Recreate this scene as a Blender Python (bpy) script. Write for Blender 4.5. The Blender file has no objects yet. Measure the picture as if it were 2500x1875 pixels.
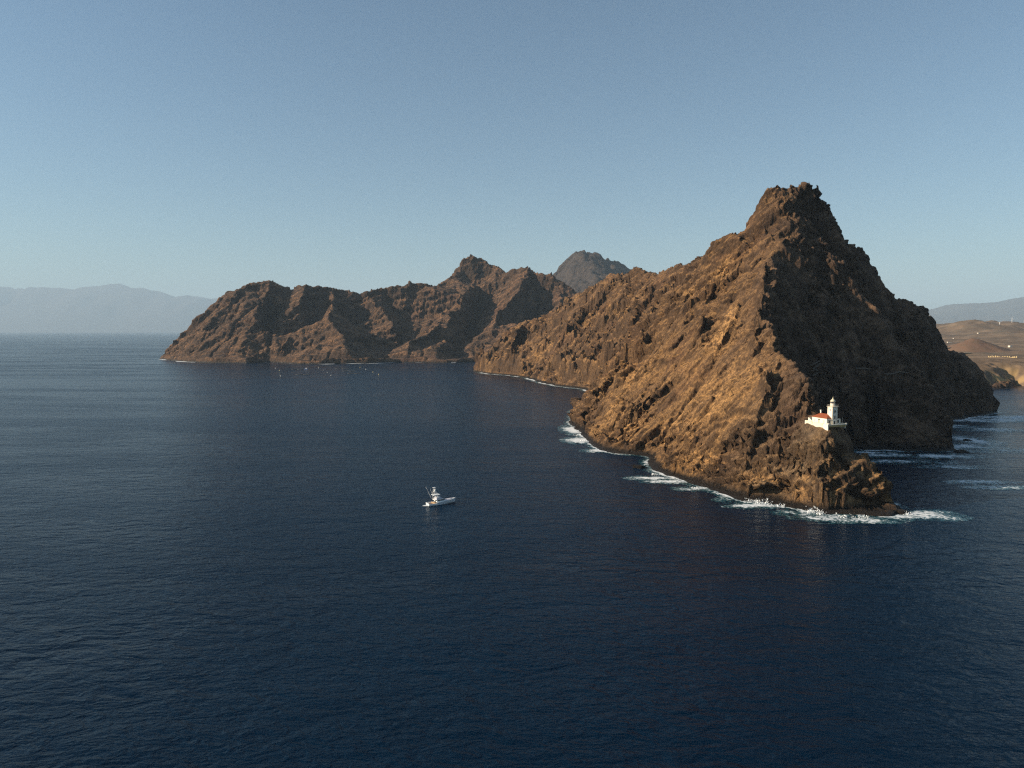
import bpy, bmesh, math, random
import numpy as np
from mathutils import Vector, Matrix
from mathutils.geometry import delaunay_2d_cdt

rnd = random.Random(7)
R = math.radians
S = bpy.context.scene
COL = S.collection

# ------------------------------------------------------------------ camera
CAM_Z = 105.0
FPX, CX, CY = 1733.0, 1250.0, 937.5
PITCH = math.atan((CY - 808.0) / FPX)
cam_d = bpy.data.cameras.new('camera')
cam_d.sensor_fit = 'HORIZONTAL'
cam_d.sensor_width = 36.0
cam_d.lens = 36.0 * FPX / 2500.0
cam_d.clip_start = 1.0
cam_d.clip_end = 120000.0
cam = bpy.data.objects.new('camera', cam_d)
COL.objects.link(cam)
cam.location = (0, 0, CAM_Z)
cam.rotation_euler = (R(90) - PITCH, 0, 0)
S.camera = cam

# ------------------------------------------------------------------ light
SUN_EL, SUN_PHI = R(22), R(6)      # sun on the left, a little behind the camera
to_sun = Vector((-math.cos(SUN_PHI) * math.cos(SUN_EL), -math.sin(SUN_PHI) * math.cos(SUN_EL), math.sin(SUN_EL)))
W = bpy.data.worlds.new('World')
S.world = W
W.use_nodes = True
nt = W.node_tree
nt.nodes.clear()
sky = nt.nodes.new('ShaderNodeTexSky')
sky.sky_type = 'NISHITA'
sky.sun_disc = False
sky.sun_elevation = SUN_EL
sky.sun_rotation = math.atan2(to_sun.x, to_sun.y)
sky.altitude = 100
sky.air_density = 1.0
sky.dust_density = .7
sky.ozone_density = 1.0
bg = nt.nodes.new('ShaderNodeBackground')
bg.inputs['Strength'].default_value = 0.062
wo = nt.nodes.new('ShaderNodeOutputWorld')
tint = nt.nodes.new('ShaderNodeMix')
tint.data_type = 'RGBA'
tint.blend_type = 'MULTIPLY'
tint.inputs[0].default_value = 1.0
tint.inputs[7].default_value = (.775, .965, 1.045, 1)
nt.links.new(sky.outputs[0], tint.inputs[6])
nt.links.new(tint.outputs[2], bg.inputs[0])
nt.links.new(bg.outputs[0], wo.inputs[0])
sun_d = bpy.data.lights.new('sun', 'SUN')
sun_d.energy = 5.0
sun_d.angle = R(0.55)
sun_d.color = (1.0, 0.84, 0.64)
sun = bpy.data.objects.new('sun', sun_d)
COL.objects.link(sun)
sun.location = (-400, -100, 400)
sun.rotation_euler = (-to_sun).to_track_quat('-Z', 'Y').to_euler()

S.view_settings.view_transform = 'Standard'
S.view_settings.look = 'None'
S.view_settings.gamma = 1.0
S.view_settings.use_curve_mapping = False
S.view_settings.exposure = 0.76
HAZE_DENSITY = 2.5e-5
try:
    S.cycles.use_denoising = False
    S.cycles.use_adaptive_sampling = False
    S.cycles.filter_width = 1.25
    S.cycles.max_bounces = 6
    S.cycles.volume_bounces = 1
    S.cycles.transparent_max_bounces = 12
    S.cycles.sample_clamp_indirect = 4.0
except Exception:
    pass


# ------------------------------------------------------------------ helpers
def ray(u, v):
    a, b = (u - CX) / FPX, (CY - v) / FPX
    sp, cp = math.sin(PITCH), math.cos(PITCH)
    return a, b * sp + cp, b * cp - sp


def P(u, v, Y):
    """photo pixel at a known distance Y -> point"""
    dx, dy, dz = ray(u, v)
    t = Y / dy
    return (dx * t, Y, CAM_Z + dz * t)


def Wt(u, v, z=0.0):
    """photo pixel at a known height z -> point"""
    dx, dy, dz = ray(u, v)
    t = (z - CAM_Z) / dz
    return (dx * t, dy * t, z)


def tag(o, label=None, cat=None, group=None, kind=None):
    if label: o['label'] = label
    if cat: o['category'] = cat
    if group: o['group'] = group
    if kind: o['kind'] = kind
    return o


def empty(name, loc, rz=0.0):
    o = bpy.data.objects.new(name, None)
    COL.objects.link(o)
    o.location = loc
    o.rotation_euler = (0, 0, rz)
    o.empty_display_size = 0.5
    return o


class MB:
    """collects simple shapes and links them as one mesh object"""
    def __init__(self):
        self.bm = bmesh.new()

    def box(self, x0, x1, y0, y1, z0, z1):
        v = [self.bm.verts.new(p) for p in ((x0, y0, z0), (x1, y0, z0), (x1, y1, z0), (x0, y1, z0),
                                            (x0, y0, z1), (x1, y0, z1), (x1, y1, z1), (x0, y1, z1))]
        for f in ((3, 2, 1, 0), (4, 5, 6, 7), (0, 1, 5, 4), (1, 2, 6, 5), (2, 3, 7, 6), (3, 0, 4, 7)):
            self.bm.faces.new([v[i] for i in f])
        return self

    def tube(self, a, b, r0, r1=None, n=8, caps=True):
        r1 = r0 if r1 is None else r1
        a, b = Vector(a), Vector(b)
        d = (b - a).normalized()
        s = d.cross(Vector((0, 0, 1)))
        if s.length < 1e-4: s = Vector((1, 0, 0))
        s.normalize()
        t = d.cross(s)
        A, B = [], []
        for i in range(n):
            k = 2 * math.pi * (i + .5) / n
            o = s * math.cos(k) + t * math.sin(k)
            A.append(self.bm.verts.new(a + o * r0))
            B.append(self.bm.verts.new(b + o * r1))
        for i in range(n):
            j = (i + 1) % n
            self.bm.faces.new((A[i], A[j], B[j], B[i]))
        if caps:
            self.bm.faces.new(A[::-1])
            self.bm.faces.new(B)
        return self

    def lathe(self, prof, c=(0, 0, 0), n=20):
        rings = []
        for r, z in prof:
            rings.append([self.bm.verts.new((c[0] + r * math.cos(2 * math.pi * i / n), c[1] + r * math.sin(2 * math.pi * i / n), c[2] + z)) for i in range(n)])
        for a, b in zip(rings[:-1], rings[1:]):
            for i in range(n):
                j = (i + 1) % n
                self.bm.faces.new((a[i], a[j], b[j], b[i]))
        self.bm.faces.new(rings[0][::-1])
        self.bm.faces.new(rings[-1])
        return self

    def poly(self, pts, quads):
        v = [self.bm.verts.new(p) for p in pts]
        for f in quads: self.bm.faces.new([v[i] for i in f])
        return self

    def build(self, name, mat, parent=None, smooth=False, bevel=0.0):
        if bevel:
            bmesh.ops.bevel(self.bm, geom=self.bm.edges[:], offset=bevel, segments=1, affect='EDGES')
        bmesh.ops.recalc_face_normals(self.bm, faces=self.bm.faces[:])
        me = bpy.data.meshes.new(name)
        self.bm.to_mesh(me)
        self.bm.free()
        if smooth:
            me.polygons.foreach_set('use_smooth', [True] * len(me.polygons))
        me.materials.append(mat)
        o = bpy.data.objects.new(name, me)
        COL.objects.link(o)
        if parent: o.parent = parent
        return o


def copy_tree(o, parent=None):
    c = o.copy()
    COL.objects.link(c)
    if parent: c.parent = parent
    for ch in list(o.children): copy_tree(ch, c)
    return c


# ------------------------------------------------------------------ noise (numpy)
def _perm(seed):
    return np.random.RandomState(seed).permutation(4096)


_PC = {}


def perlin(x, y, seed=0):
    if seed not in _PC: _PC[seed] = _perm(seed)
    p = _PC[seed]
    xi, yi = np.floor(x).astype(np.int64), np.floor(y).astype(np.int64)
    xf, yf = x - xi, y - yi
    u, v = xf * xf * xf * (xf * (xf * 6 - 15) + 10), yf * yf * yf * (yf * (yf * 6 - 15) + 10)

    def g(ix, iy, dx, dy):
        h = p[(p[ix & 4095] + iy) & 4095] * (2 * math.pi / 4096)
        return np.cos(h) * dx + np.sin(h) * dy
    a, b = g(xi, yi, xf, yf), g(xi + 1, yi, xf - 1, yf)
    c, d = g(xi, yi + 1, xf, yf - 1), g(xi + 1, yi + 1, xf - 1, yf - 1)
    return ((a + u * (b - a)) * (1 - v) + (c + u * (d - c)) * v) * 1.5


def perlin3(x, y, z, seed=0):
    if seed not in _PC: _PC[seed] = _perm(seed)
    p = _PC[seed]
    xi, yi, zi = [np.floor(q).astype(np.int64) for q in (x, y, z)]
    xf, yf, zf = x - xi, y - yi, z - zi
    u, v, w = [q * q * (3 - 2 * q) for q in (xf, yf, zf)]
    out = 0
    for i in (0, 1):
        for j in (0, 1):
            for k in (0, 1):
                h = p[(p[(p[(xi + i) & 4095] + yi + j) & 4095] + zi + k) & 4095]
                val = h / 2047.5 - 1.0
                wt = (u if i else 1 - u) * (v if j else 1 - v) * (w if k else 1 - w)
                out = out + val * wt
    return out


def fbm(x, y, lam, octs=4, gain=.5, seed=0):
    o, a, f = 0, 1, 1 / lam
    for i in range(octs):
        o = o + a * perlin(x * f + 17.3 * i, y * f - 9.1 * i, seed + i)
        a *= gain
        f *= 2.03
    return o


def ridged(x, y, lam, octs=4, gain=.5, seed=0):
    o, a, f = 0, 1, 1 / lam
    for i in range(octs):
        o = o + a * (1 - 2 * np.abs(perlin(x * f + 7.7 * i, y * f + 3.3 * i, seed + i)))
        a *= gain
        f *= 2.03
    return o


def blocks(x, y, z, seed=0):
    """nearest random cell: (cell value -1..1, distance to the cell's edge)"""
    if seed not in _PC: _PC[seed] = _perm(seed)
    p = _PC[seed]
    xi, yi, zi = [np.floor(q).astype(np.int32) for q in (x, y, z)]
    f1 = np.full(x.shape, 9.0, np.float32)
    f2 = np.full(x.shape, 9.0, np.float32)
    val = np.zeros(x.shape, np.float32)
    xf, yf, zf = (x - xi).astype(np.float32), (y - yi).astype(np.float32), (z - zi).astype(np.float32)
    for i in (-1, 0, 1):
        for j in (-1, 0, 1):
            for k in (-1, 0, 1):
                h = p[(p[(p[(xi + i) & 4095] + yi + j) & 4095] + zi + k) & 4095]
                d = (i + (h & 15) / 15.0 - xf) ** 2 + (j + ((h >> 4) & 15) / 15.0 - yf) ** 2 + (k + ((h >> 8) & 15) / 15.0 - zf) ** 2
                n = d < f1
                f2 = np.where(n, f1, np.minimum(f2, d))
                f1 = np.where(n, d, f1)
                val = np.where(n, (h * 2654435761 % 4096) / 2047.5 - 1, val)
    return val, np.sqrt(f2) - np.sqrt(f1)


def sstep(a, b, x):
    t = np.clip((x - a) / (b - a), 0, 1)
    return t * t * (3 - 2 * t)


def seg_dist(x, y, pts, closed=False):
    best = np.full(x.shape, 1e18)
    n = len(pts)
    for i in range(n if closed else n - 1):
        ax, ay = pts[i][:2]
        bx, by = pts[(i + 1) % n][:2]
        dx, dy = bx - ax, by - ay
        t = np.clip(((x - ax) * dx + (y - ay) * dy) / (dx * dx + dy * dy + 1e-9), 0, 1)
        d = (x - ax - t * dx) ** 2 + (y - ay - t * dy) ** 2
        best = np.minimum(best, d)
    return np.sqrt(best)


def inside(x, y, pts):
    r = np.zeros(x.shape, bool)
    n = len(pts)
    for i in range(n):
        ax, ay = pts[i][:2]
        bx, by = pts[(i + 1) % n][:2]
        if ay == by: continue
        c = ((ay > y) != (by > y)) & (x < (bx - ax) * (y - ay) / (by - ay) + ax)
        r ^= c
    return r


def tin(lines, X, Y):
    """lines: list of polylines of 3-D points (creases). Linear surface through them on the grid X, Y."""
    vs, zs, es = [], [], []
    idx = {}
    for ln in lines:
        prev = None
        for p in ln:
            k = (round(p[0], 1), round(p[1], 1))
            if k not in idx:
                idx[k] = len(vs)
                vs.append(Vector((p[0], p[1])))
                zs.append(p[2])
            i = idx[k]
            if prev is not None and prev != i: es.append((prev, i))
            prev = i
    ov, oe, of, iv, ie, if_ = delaunay_2d_cdt(vs, es, [], 0, 0.01)
    zz = []
    A = np.array([[v.x, v.y] for v in vs])
    for i, v in enumerate(ov):
        if iv[i]: zz.append(zs[iv[i][0]])
        else:
            d = np.hypot(A[:, 0] - v.x, A[:, 1] - v.y)
            o = np.argsort(d)[:3]
            w = 1 / (d[o] + 1)
            zz.append(float((w * np.array(zs)[o]).sum() / w.sum()))
    H = np.full(X.shape, -30.0)
    for f in of:
        if len(f) != 3: continue
        (x1, y1), (x2, y2), (x3, y3) = [(ov[k].x, ov[k].y) for k in f]
        den = (y2 - y3) * (x1 - x3) + (x3 - x2) * (y1 - y3)
        if abs(den) < 1e-6: continue
        m = (X >= min(x1, x2, x3) - .1) & (X <= max(x1, x2, x3) + .1) & (Y >= min(y1, y2, y3) - .1) & (Y <= max(y1, y2, y3) + .1)
        ii = np.nonzero(m)
        if not len(ii[0]): continue
        px, py = X[ii], Y[ii]
        l1 = ((y2 - y3) * (px - x3) + (x3 - x2) * (py - y3)) / den
        l2 = ((y3 - y1) * (px - x3) + (x1 - x3) * (py - y3)) / den
        l3 = 1 - l1 - l2
        ok = (l1 >= -1e-4) & (l2 >= -1e-4) & (l3 >= -1e-4)
        H[ii[0][ok], ii[1][ok]] = (l1 * zz[f[0]] + l2 * zz[f[1]] + l3 * zz[f[2]])[ok]
    return H


def blur(h, n):
    for _ in range(n):
        p = np.pad(h, 1, mode='edge')
        h = (p[:-2, 1:-1] + p[2:, 1:-1] + p[1:-1, :-2] + p[1:-1, 2:] + 2 * h) / 6
    return h


def erode(h, cell, iters, K, m=.45):
    """stream-power incision, implicit; cuts branching gullies"""
    ny, nx = h.shape
    idx = np.arange(ny * nx).reshape(ny, nx)
    for _ in range(iters):
        best = np.zeros(h.shape)
        rec = idx.copy()
        dist = np.full(h.shape, cell)
        hp = np.pad(h, 1, constant_values=1e9)
        for dy in (-1, 0, 1):
            for dx in (-1, 0, 1):
                if not (dx or dy): continue
                L = cell * math.hypot(dx, dy)
                s = (h - hp[1 + dy:1 + dy + ny, 1 + dx:1 + dx + nx]) / L
                b = s > best
                best = np.where(b, s, best)
                rec = np.where(b, idx + dy * nx + dx, rec)
                dist = np.where(b, L, dist)
        r = rec.ravel().tolist()
        od = np.argsort(-h.ravel(), kind='stable').tolist()
        A = [1.0] * (ny * nx)
        for i in od:
            j = r[i]
            if j != i: A[j] += A[i]
        f = (K * np.power(np.array(A), m) * cell / dist.ravel()).tolist()
        H = h.ravel().tolist()
        for i in reversed(od):
            j = r[i]
            if j != i and H[i] > 1.0:
                H[i] = (H[i] + f[i] * H[j]) / (1 + f[i])
        h = np.array(H).reshape(ny, nx)
    return h


def bil(h, x0, y0, c, x, y):
    ny, nx = h.shape
    fx, fy = np.clip((x - x0) / c, 0, nx - 1.001), np.clip((y - y0) / c, 0, ny - 1.001)
    i, j = fx.astype(int), fy.astype(int)
    a, b = fx - i, fy - j
    return (h[j, i] * (1 - a) + h[j, i + 1] * a) * (1 - b) + (h[j + 1, i] * (1 - a) + h[j + 1, i + 1] * a) * b


def hit(hf, xa, ya, u, v, Y0, Y1, dz0=0.0):
    """first point where the line of sight of a photo pixel meets a height field"""
    dx, dy, dz = ray(u, v)
    Yd = np.arange(Y0, Y1, 1.0)
    t = Yd / dy
    x, z = dx * t, CAM_Z + dz * t
    i = np.clip(np.searchsorted(xa, x), 0, len(xa) - 1)
    j = np.clip(np.searchsorted(ya, Yd), 0, len(ya) - 1)
    kk = np.nonzero(hf[j, i] >= z + dz0)[0]
    return (float(x[kk[0]]), float(Yd[kk[0]])) if len(kk) else None


def scarp(hf, XX, YY, pts, A, Wd, seed):
    """a rib: crest along pts, ground falling away sharply on the left-hand side of travel"""
    pts = [p for p in pts if p]
    if len(pts) < 2: return hf
    px, py = [p[0] for p in pts], [p[1] for p in pts]
    m = (XX > min(px) - 5 * Wd) & (XX < max(px) + 5 * Wd) & (YY > min(py) - 5 * Wd) & (YY < max(py) + 5 * Wd)
    ii = np.nonzero(m)
    x0, y0 = XX[ii], YY[ii]
    x = x0 + .28 * Wd * fbm(x0, y0, Wd * 1.3, 3, .6, seed)
    y = y0 + .28 * Wd * fbm(x0, y0, Wd * 1.3, 3, .6, seed + 1)
    best = np.full(x.shape, 1e9)
    sg = np.zeros(x.shape)
    along = np.zeros(x.shape)
    n = len(pts) - 1
    for i in range(n):
        ax, ay = pts[i]; bx, by = pts[i + 1]
        dx, dy = bx - ax, by - ay
        L2 = dx * dx + dy * dy + 1e-9
        if L2 > (40 * Wd) ** 2: continue
        t = np.clip(((x - ax) * dx + (y - ay) * dy) / L2, 0, 1)
        d = np.hypot(x - ax - t * dx, y - ay - t * dy)
        b = d < best
        best = np.where(b, d, best)
        sg = np.where(b, np.sign(dx * (y - ay) - dy * (x - ax)), sg)
        along = np.where(b, (i + t) / n, along)
    e = np.clip(np.minimum(along, 1 - along) * 6, 0, 1) * .75 + .25
    a = A * e * (.75 + .8 * fbm(x0, y0, Wd * 2.2, 3, .6, seed + 2))
    left = sg > 0
    prof_l = -np.exp(-best / Wd) * sstep(0, .22 * Wd, best) * .85 + .35 * np.exp(-(best / (.22 * Wd)) ** 2)
    prof_r = .35 * np.exp(-best / (.55 * Wd))
    hf = hf.copy()
    hf[ii] += a * np.where(left, prof_l, prof_r) * sstep(5 * Wd, 3.2 * Wd, best) * sstep(1, 15, hf[ii])
    return hf


def graded(parts):
    out = [parts[0][0]]
    for a, b, s in parts:
        n = max(1, int(round((b - a) / s)))
        out += list(np.linspace(a, b, n + 1)[1:])
    return np.array(out)


def grid_mesh(name, X, Y, Z, mat, zmin=None, attrs=None, smooth=True, keep=None):
    ny, nx = X.shape
    idx = np.arange(ny * nx).reshape(ny, nx)
    q = np.stack([idx[:-1, :-1], idx[:-1, 1:], idx[1:, 1:], idx[1:, :-1]], -1).reshape(-1, 4)
    if keep is not None:
        k = keep.ravel()[q].any(1)
        q = q[k]
    elif zmin is not None:
        k = (Z.ravel()[q] > zmin).any(1)
        q = q[k]
    used, inv = np.unique(q.ravel(), return_inverse=True)
    co = np.stack([X.ravel()[used], Y.ravel()[used], Z.ravel()[used]], -1)
    me = bpy.data.meshes.new(name)
    nf = len(q)
    me.vertices.add(len(used))
    me.vertices.foreach_set('co', co.astype(np.float32).ravel())
    me.loops.add(nf * 4)
    me.loops.foreach_set('vertex_index', inv.astype(np.int32).ravel())
    me.polygons.add(nf)
    me.polygons.foreach_set('loop_start', np.arange(0, nf * 4, 4, dtype=np.int32))
    if smooth: me.polygons.foreach_set('use_smooth', np.ones(nf, bool))
    for k, a in (attrs or {}).items():
        at = me.attributes.new(k, 'FLOAT', 'POINT')
        at.data.foreach_set('value', a.ravel()[used].astype(np.float32))
    me.update(calc_edges=True)
    me.validate()
    me.materials.append(mat)
    o = bpy.data.objects.new(name, me)
    COL.objects.link(o)
    return o


def grid_normals(X, Y, Z):
    p = np.stack([X, Y, Z], -1)
    du = np.gradient(p, axis=1)
    dv = np.gradient(p, axis=0)
    n = np.cross(du, dv)
    n /= np.linalg.norm(n, axis=-1, keepdims=True) + 1e-9
    return n


# ------------------------------------------------------------------ materials
def new_mat(name):
    m = bpy.data.materials.new(name)
    m.use_nodes = True
    m.node_tree.nodes.clear()
    return m, m.node_tree.nodes, m.node_tree.links


class N:
    """small node-graph helper"""
    def __init__(self, name):
        self.m, self.n, self.l = new_mat(name)

    def node(self, t, **kw):
        nd = self.n.new(t)
        for k, v in kw.items(): setattr(nd, k, v)
        return nd

    def link(self, a, b): self.l.new(a, b)

    def val(self, sock, v):
        if hasattr(v, 'is_linked') or isinstance(v, bpy.types.NodeSocket): self.link(v, sock)
        else: sock.default_value = v

    def math(self, op, a, b=None, c=None, clamp=False):
        nd = self.node('ShaderNodeMath', operation=op, use_clamp=clamp)
        self.val(nd.inputs[0], a)
        if b is not None: self.val(nd.inputs[1], b)
        if c is not None: self.val(nd.inputs[2], c)
        return nd.outputs[0]

    def ramp(self, x, a, b, smooth=True):
        nd = self.node('ShaderNodeMapRange', interpolation_type='SMOOTHSTEP' if smooth else 'LINEAR')
        self.val(nd.inputs[0], x)
        nd.inputs[1].default_value = a
        nd.inputs[2].default_value = b
        return nd.outputs[0]

    def mix(self, f, a, b, blend='MIX'):
        nd = self.node('ShaderNodeMix', data_type='RGBA', blend_type=blend)
        self.val(nd.inputs[0], f)
        for s, v in ((nd.inputs[6], a), (nd.inputs[7], b)):
            if isinstance(v, tuple): s.default_value = (v[0], v[1], v[2], 1)
            else: self.link(v, s)
        return nd.outputs[2]

    def noise(self, vec, scale, detail=4, rough=.55, dist=0.0):
        nd = self.node('ShaderNodeTexNoise')
        self.link(vec, nd.inputs['Vector'])
        nd.inputs['Scale'].default_value = scale
        nd.inputs['Detail'].default_value = detail
        nd.inputs['Roughness'].default_value = rough
        nd.inputs['Distortion'].default_value = dist
        return nd.outputs[0]

    def mapping(self, vec, rot=(0, 0, 0), scale=(1, 1, 1), loc=(0, 0, 0)):
        nd = self.node('ShaderNodeMapping')
        self.link(vec, nd.inputs['Vector'])
        nd.inputs['Rotation'].default_value = rot
        nd.inputs['Scale'].default_value = scale
        nd.inputs['Location'].default_value = loc
        return nd.outputs[0]

    def principled(self, col, rough=.8, spec=.3, normal=None, metallic=0.0):
        b = self.node('ShaderNodeBsdfPrincipled')
        if isinstance(col, tuple): b.inputs['Base Color'].default_value = (*col, 1)
        else: self.link(col, b.inputs['Base Color'])
        self.val(b.inputs['Roughness'], rough)
        b.inputs['Specular IOR Level'].default_value = spec
        b.inputs['Metallic'].default_value = metallic
        if normal is not None: self.link(normal, b.inputs['Normal'])
        return b

    def out(self, b):
        o = self.node('ShaderNodeOutputMaterial')
        self.link(b.outputs[0], o.inputs[0])
        return self.m


def plain(name, col, rough=.6, spec=.4, var=.12, scale=3.0, metallic=0.0):
    g = N(name)
    co = g.node('ShaderNodeTexCoord').outputs['Object']
    n = g.noise(co, scale, 4, .6)
    c = g.mix(g.ramp(n, .3, .75), tuple(c * (1 - var) for c in col), tuple(min(1, c * (1 + var * .5)) for c in col))
    return g.out(g.principled(c, rough, spec, metallic=metallic))


def rock_mat(name, dark, mid, ochre, red, unit=1.0, fall=R(20), wet=4.0, sd=(1.0, .36), bump=1.0, near=True):
    """unit scales every pattern (metres); fall is the plan direction of the scree streaks"""
    g = N(name)
    geo = g.node('ShaderNodeNewGeometry')
    pos = geo.outputs['Position']
    sx = g.node('ShaderNodeSeparateXYZ')
    g.link(pos, sx.inputs[0])
    nz = g.node('ShaderNodeSeparateXYZ')
    g.link(geo.outputs['Normal'], nz.inputs[0])
    big = g.noise(pos, .011 / unit, 5, .6, .6)
    mid_n = g.noise(pos, .05 / unit, 6, .62, .4)
    fine = g.noise(pos, .33 / unit, 6, .68)
    grit = g.noise(pos, 1.4 / unit, 3, .7)
    st = g.mapping(pos, rot=(0, 0, -fall), scale=(.02, .26, .03))
    streak = g.noise(st, 1.0 / unit, 6, .68, .25)
    # bedding planes, dipping down to the left
    bd = g.math('SUBTRACT', sx.outputs[2], g.math('MULTIPLY', sx.outputs[0], sd[1]))
    bd = g.math('ADD', bd, g.math('MULTIPLY', mid_n, 13.0 * unit))
    bv = g.node('ShaderNodeCombineXYZ')
    g.link(g.math('MULTIPLY', bd, .34 / unit), bv.inputs[0])
    bed = g.noise(bv.outputs[0], 1.0, 4, .7)
    scree = g.ramp(nz.outputs[2], .40, .72)
    col = g.mix(g.ramp(mid_n, .34, .66), dark, mid)
    col = g.mix(g.math('MULTIPLY', g.ramp(big, .5, .68), .55), col, red)
    col = g.mix(g.math('MULTIPLY', g.ramp(bed, .45, .68), .5), col, tuple(c * 1.25 for c in mid))
    col = g.mix(g.math('MULTIPLY', g.ramp(bed, .5, .32), .35), col, tuple(c * .7 for c in dark))
    so = g.math('MULTIPLY', g.ramp(streak, .44, .66), g.math('ADD', g.math('MULTIPLY', scree, .75), .22))
    col = g.mix(so, col, ochre)
    if near:
        at = g.node('ShaderNodeAttribute', attribute_name='ochre')
        oc = g.math('MULTIPLY', at.outputs['Fac'], g.ramp(fine, .3, .6))
        col = g.mix(oc, col, tuple(min(1, c * 1.45) for c in ochre))
        ag = g.node('ShaderNodeAttribute', attribute_name='grey')
        col = g.mix(g.math('MULTIPLY', ag.outputs['Fac'], g.ramp(mid_n, .25, .65)), col, (mid[0] * .8, mid[0] * .68, mid[0] * .5))
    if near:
        ab = g.node('ShaderNodeAttribute', attribute_name='shade_tone')
        col = g.mix(g.math('MULTIPLY', ab.outputs['Fac'], .86), col, g.mix(g.ramp(mid_n, .3, .7), (.098, .066, .049), (.27, .165, .102)))  # tone of the unlit side: its shade is worked into the rock colour
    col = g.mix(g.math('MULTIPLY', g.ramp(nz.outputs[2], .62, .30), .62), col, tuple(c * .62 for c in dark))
    col = g.mix(g.math('MULTIPLY', g.ramp(fine, .62, .38), .42), col, tuple(c * .6 for c in dark))
    col = g.mix(g.math('MULTIPLY', g.ramp(grit, .6, .8), .35), col, tuple(min(1, c * 1.5) for c in ochre))
    # dark, wet splash zone along the waterline
    wl = g.math('ADD', sx.outputs[2], g.math('MULTIPLY', g.math('SUBTRACT', fine, .5), -7.0 * unit))
    wetf = g.ramp(wl, wet, wet * .35)
    col = g.mix(wetf, col, (.022, .016, .012))
    rough = g.math('SUBTRACT', .92, g.math('MULTIPLY', wetf, .45))
    hgt = g.math('ADD', g.math('MULTIPLY', fine, 2.2), g.math('MULTIPLY', grit, .55))
    hgt = g.math('ADD', hgt, g.math('MULTIPLY', bed, .9))
    hgt = g.math('ADD', hgt, g.math('MULTIPLY', streak, .9))
    bp = g.node('ShaderNodeBump')
    bp.inputs['Strength'].default_value = 1.0
    bp.inputs['Distance'].default_value = bump * unit
    g.link(hgt, bp.inputs['Height'])
    return g.out(g.principled(col, rough, .2, bp.outputs[0]))


M = {}
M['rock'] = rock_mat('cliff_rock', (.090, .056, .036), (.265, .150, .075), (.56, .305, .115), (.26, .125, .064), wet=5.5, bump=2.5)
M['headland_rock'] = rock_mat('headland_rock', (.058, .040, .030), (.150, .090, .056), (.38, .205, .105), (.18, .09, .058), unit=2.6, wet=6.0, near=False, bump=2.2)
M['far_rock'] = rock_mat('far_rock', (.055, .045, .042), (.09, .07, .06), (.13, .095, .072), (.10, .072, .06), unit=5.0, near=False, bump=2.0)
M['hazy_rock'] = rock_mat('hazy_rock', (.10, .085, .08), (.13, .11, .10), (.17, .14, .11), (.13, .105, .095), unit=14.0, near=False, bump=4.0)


def plain_ground():
    g = N('dry_ground')
    geo = g.node('ShaderNodeNewGeometry')
    pos = geo.outputs['Position']
    a = g.noise(pos, .006, 6, .62, .5)
    b = g.noise(pos, .05, 5, .65)
    st = g.noise(g.mapping(pos, scale=(.0022, .012, .01)), 1.0, 5, .65)
    col = g.mix(g.ramp(a, .35, .65), (.12, .085, .058), (.225, .155, .10))
    col = g.mix(g.math('MULTIPLY', g.ramp(st, .52, .66), .6), col, (.115, .10, .07))
    col = g.mix(g.math('MULTIPLY', g.ramp(b, .58, .72), .55), col, (.085, .075, .05))
    at = g.node('ShaderNodeAttribute', attribute_name='ochre')
    col = g.mix(at.outputs['Fac'], col, (.36, .24, .11))
    rd = g.node('ShaderNodeAttribute', attribute_name='red')
    col = g.mix(g.math('MULTIPLY', rd.outputs['Fac'], g.ramp(b, .9, .3)), col, (.175, .10, .065))
    bp = g.node('ShaderNodeBump')
    bp.inputs['Strength'].default_value = .7
    bp.inputs['Distance'].default_value = 2.0
    g.link(b, bp.inputs['Height'])
    return g.out(g.principled(col, .95, .1, bp.outputs[0]))


M['plain'] = plain_ground()


def sea_mat():
    g = N('sea_water')
    geo = g.node('ShaderNodeNewGeometry')
    pos = geo.outputs['Position']
    wind = R(62)
    # height of the surface: swell, wind waves, ripples
    def wave(lx, ly, rot, det, rough, dist=.3):
        return g.noise(g.mapping(pos, rot=(0, 0, rot), scale=(1 / lx, 1 / ly, 1)), 1.0, det, rough, dist)
    swell = wave(60, 24, wind, 2, .5)
    chop = wave(13, 6.0, wind + .25, 3, .55, .6)
    rip = wave(3.6, 1.9, wind - .2, 3, .6, .7)
    gust = g.noise(g.mapping(pos, rot=(0, 0, R(12)), scale=(1 / 420, 1 / 120, 1)), 1.0, 5, .6, 1.2)
    slick = g.noise(g.mapping(pos, rot=(0, 0, R(-8)), scale=(1 / 1500, 1 / 260, 1)), 1.0, 4, .55, .8)
    calm = g.math('MULTIPLY', g.ramp(gust, .36, .58), g.ramp(slick, .34, .6))
    h = g.math('ADD', g.math('MULTIPLY', swell, 1.3), g.math('MULTIPLY', chop, 1.15))
    h = g.math('ADD', h, g.math('MULTIPLY', rip, g.math('ADD', .24, g.math('MULTIPLY', calm, .40))))
    bp = g.node('ShaderNodeBump')
    bp.inputs['Strength'].default_value = 1.0
    bp.inputs['Distance'].default_value = 1.3
    g.link(h, bp.inputs['Height'])
    col = g.mix(g.ramp(gust, .3, .7), (.0006, .0085, .0225), (.0012, .0125, .031))
    rough = g.math('ADD', .20, g.math('MULTIPLY', calm, .09))
    b = g.principled(col, rough, .15, bp.outputs[0])
    b.inputs['IOR'].default_value = 1.33
    return g.out(b)


M['sea'] = sea_mat()


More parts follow.
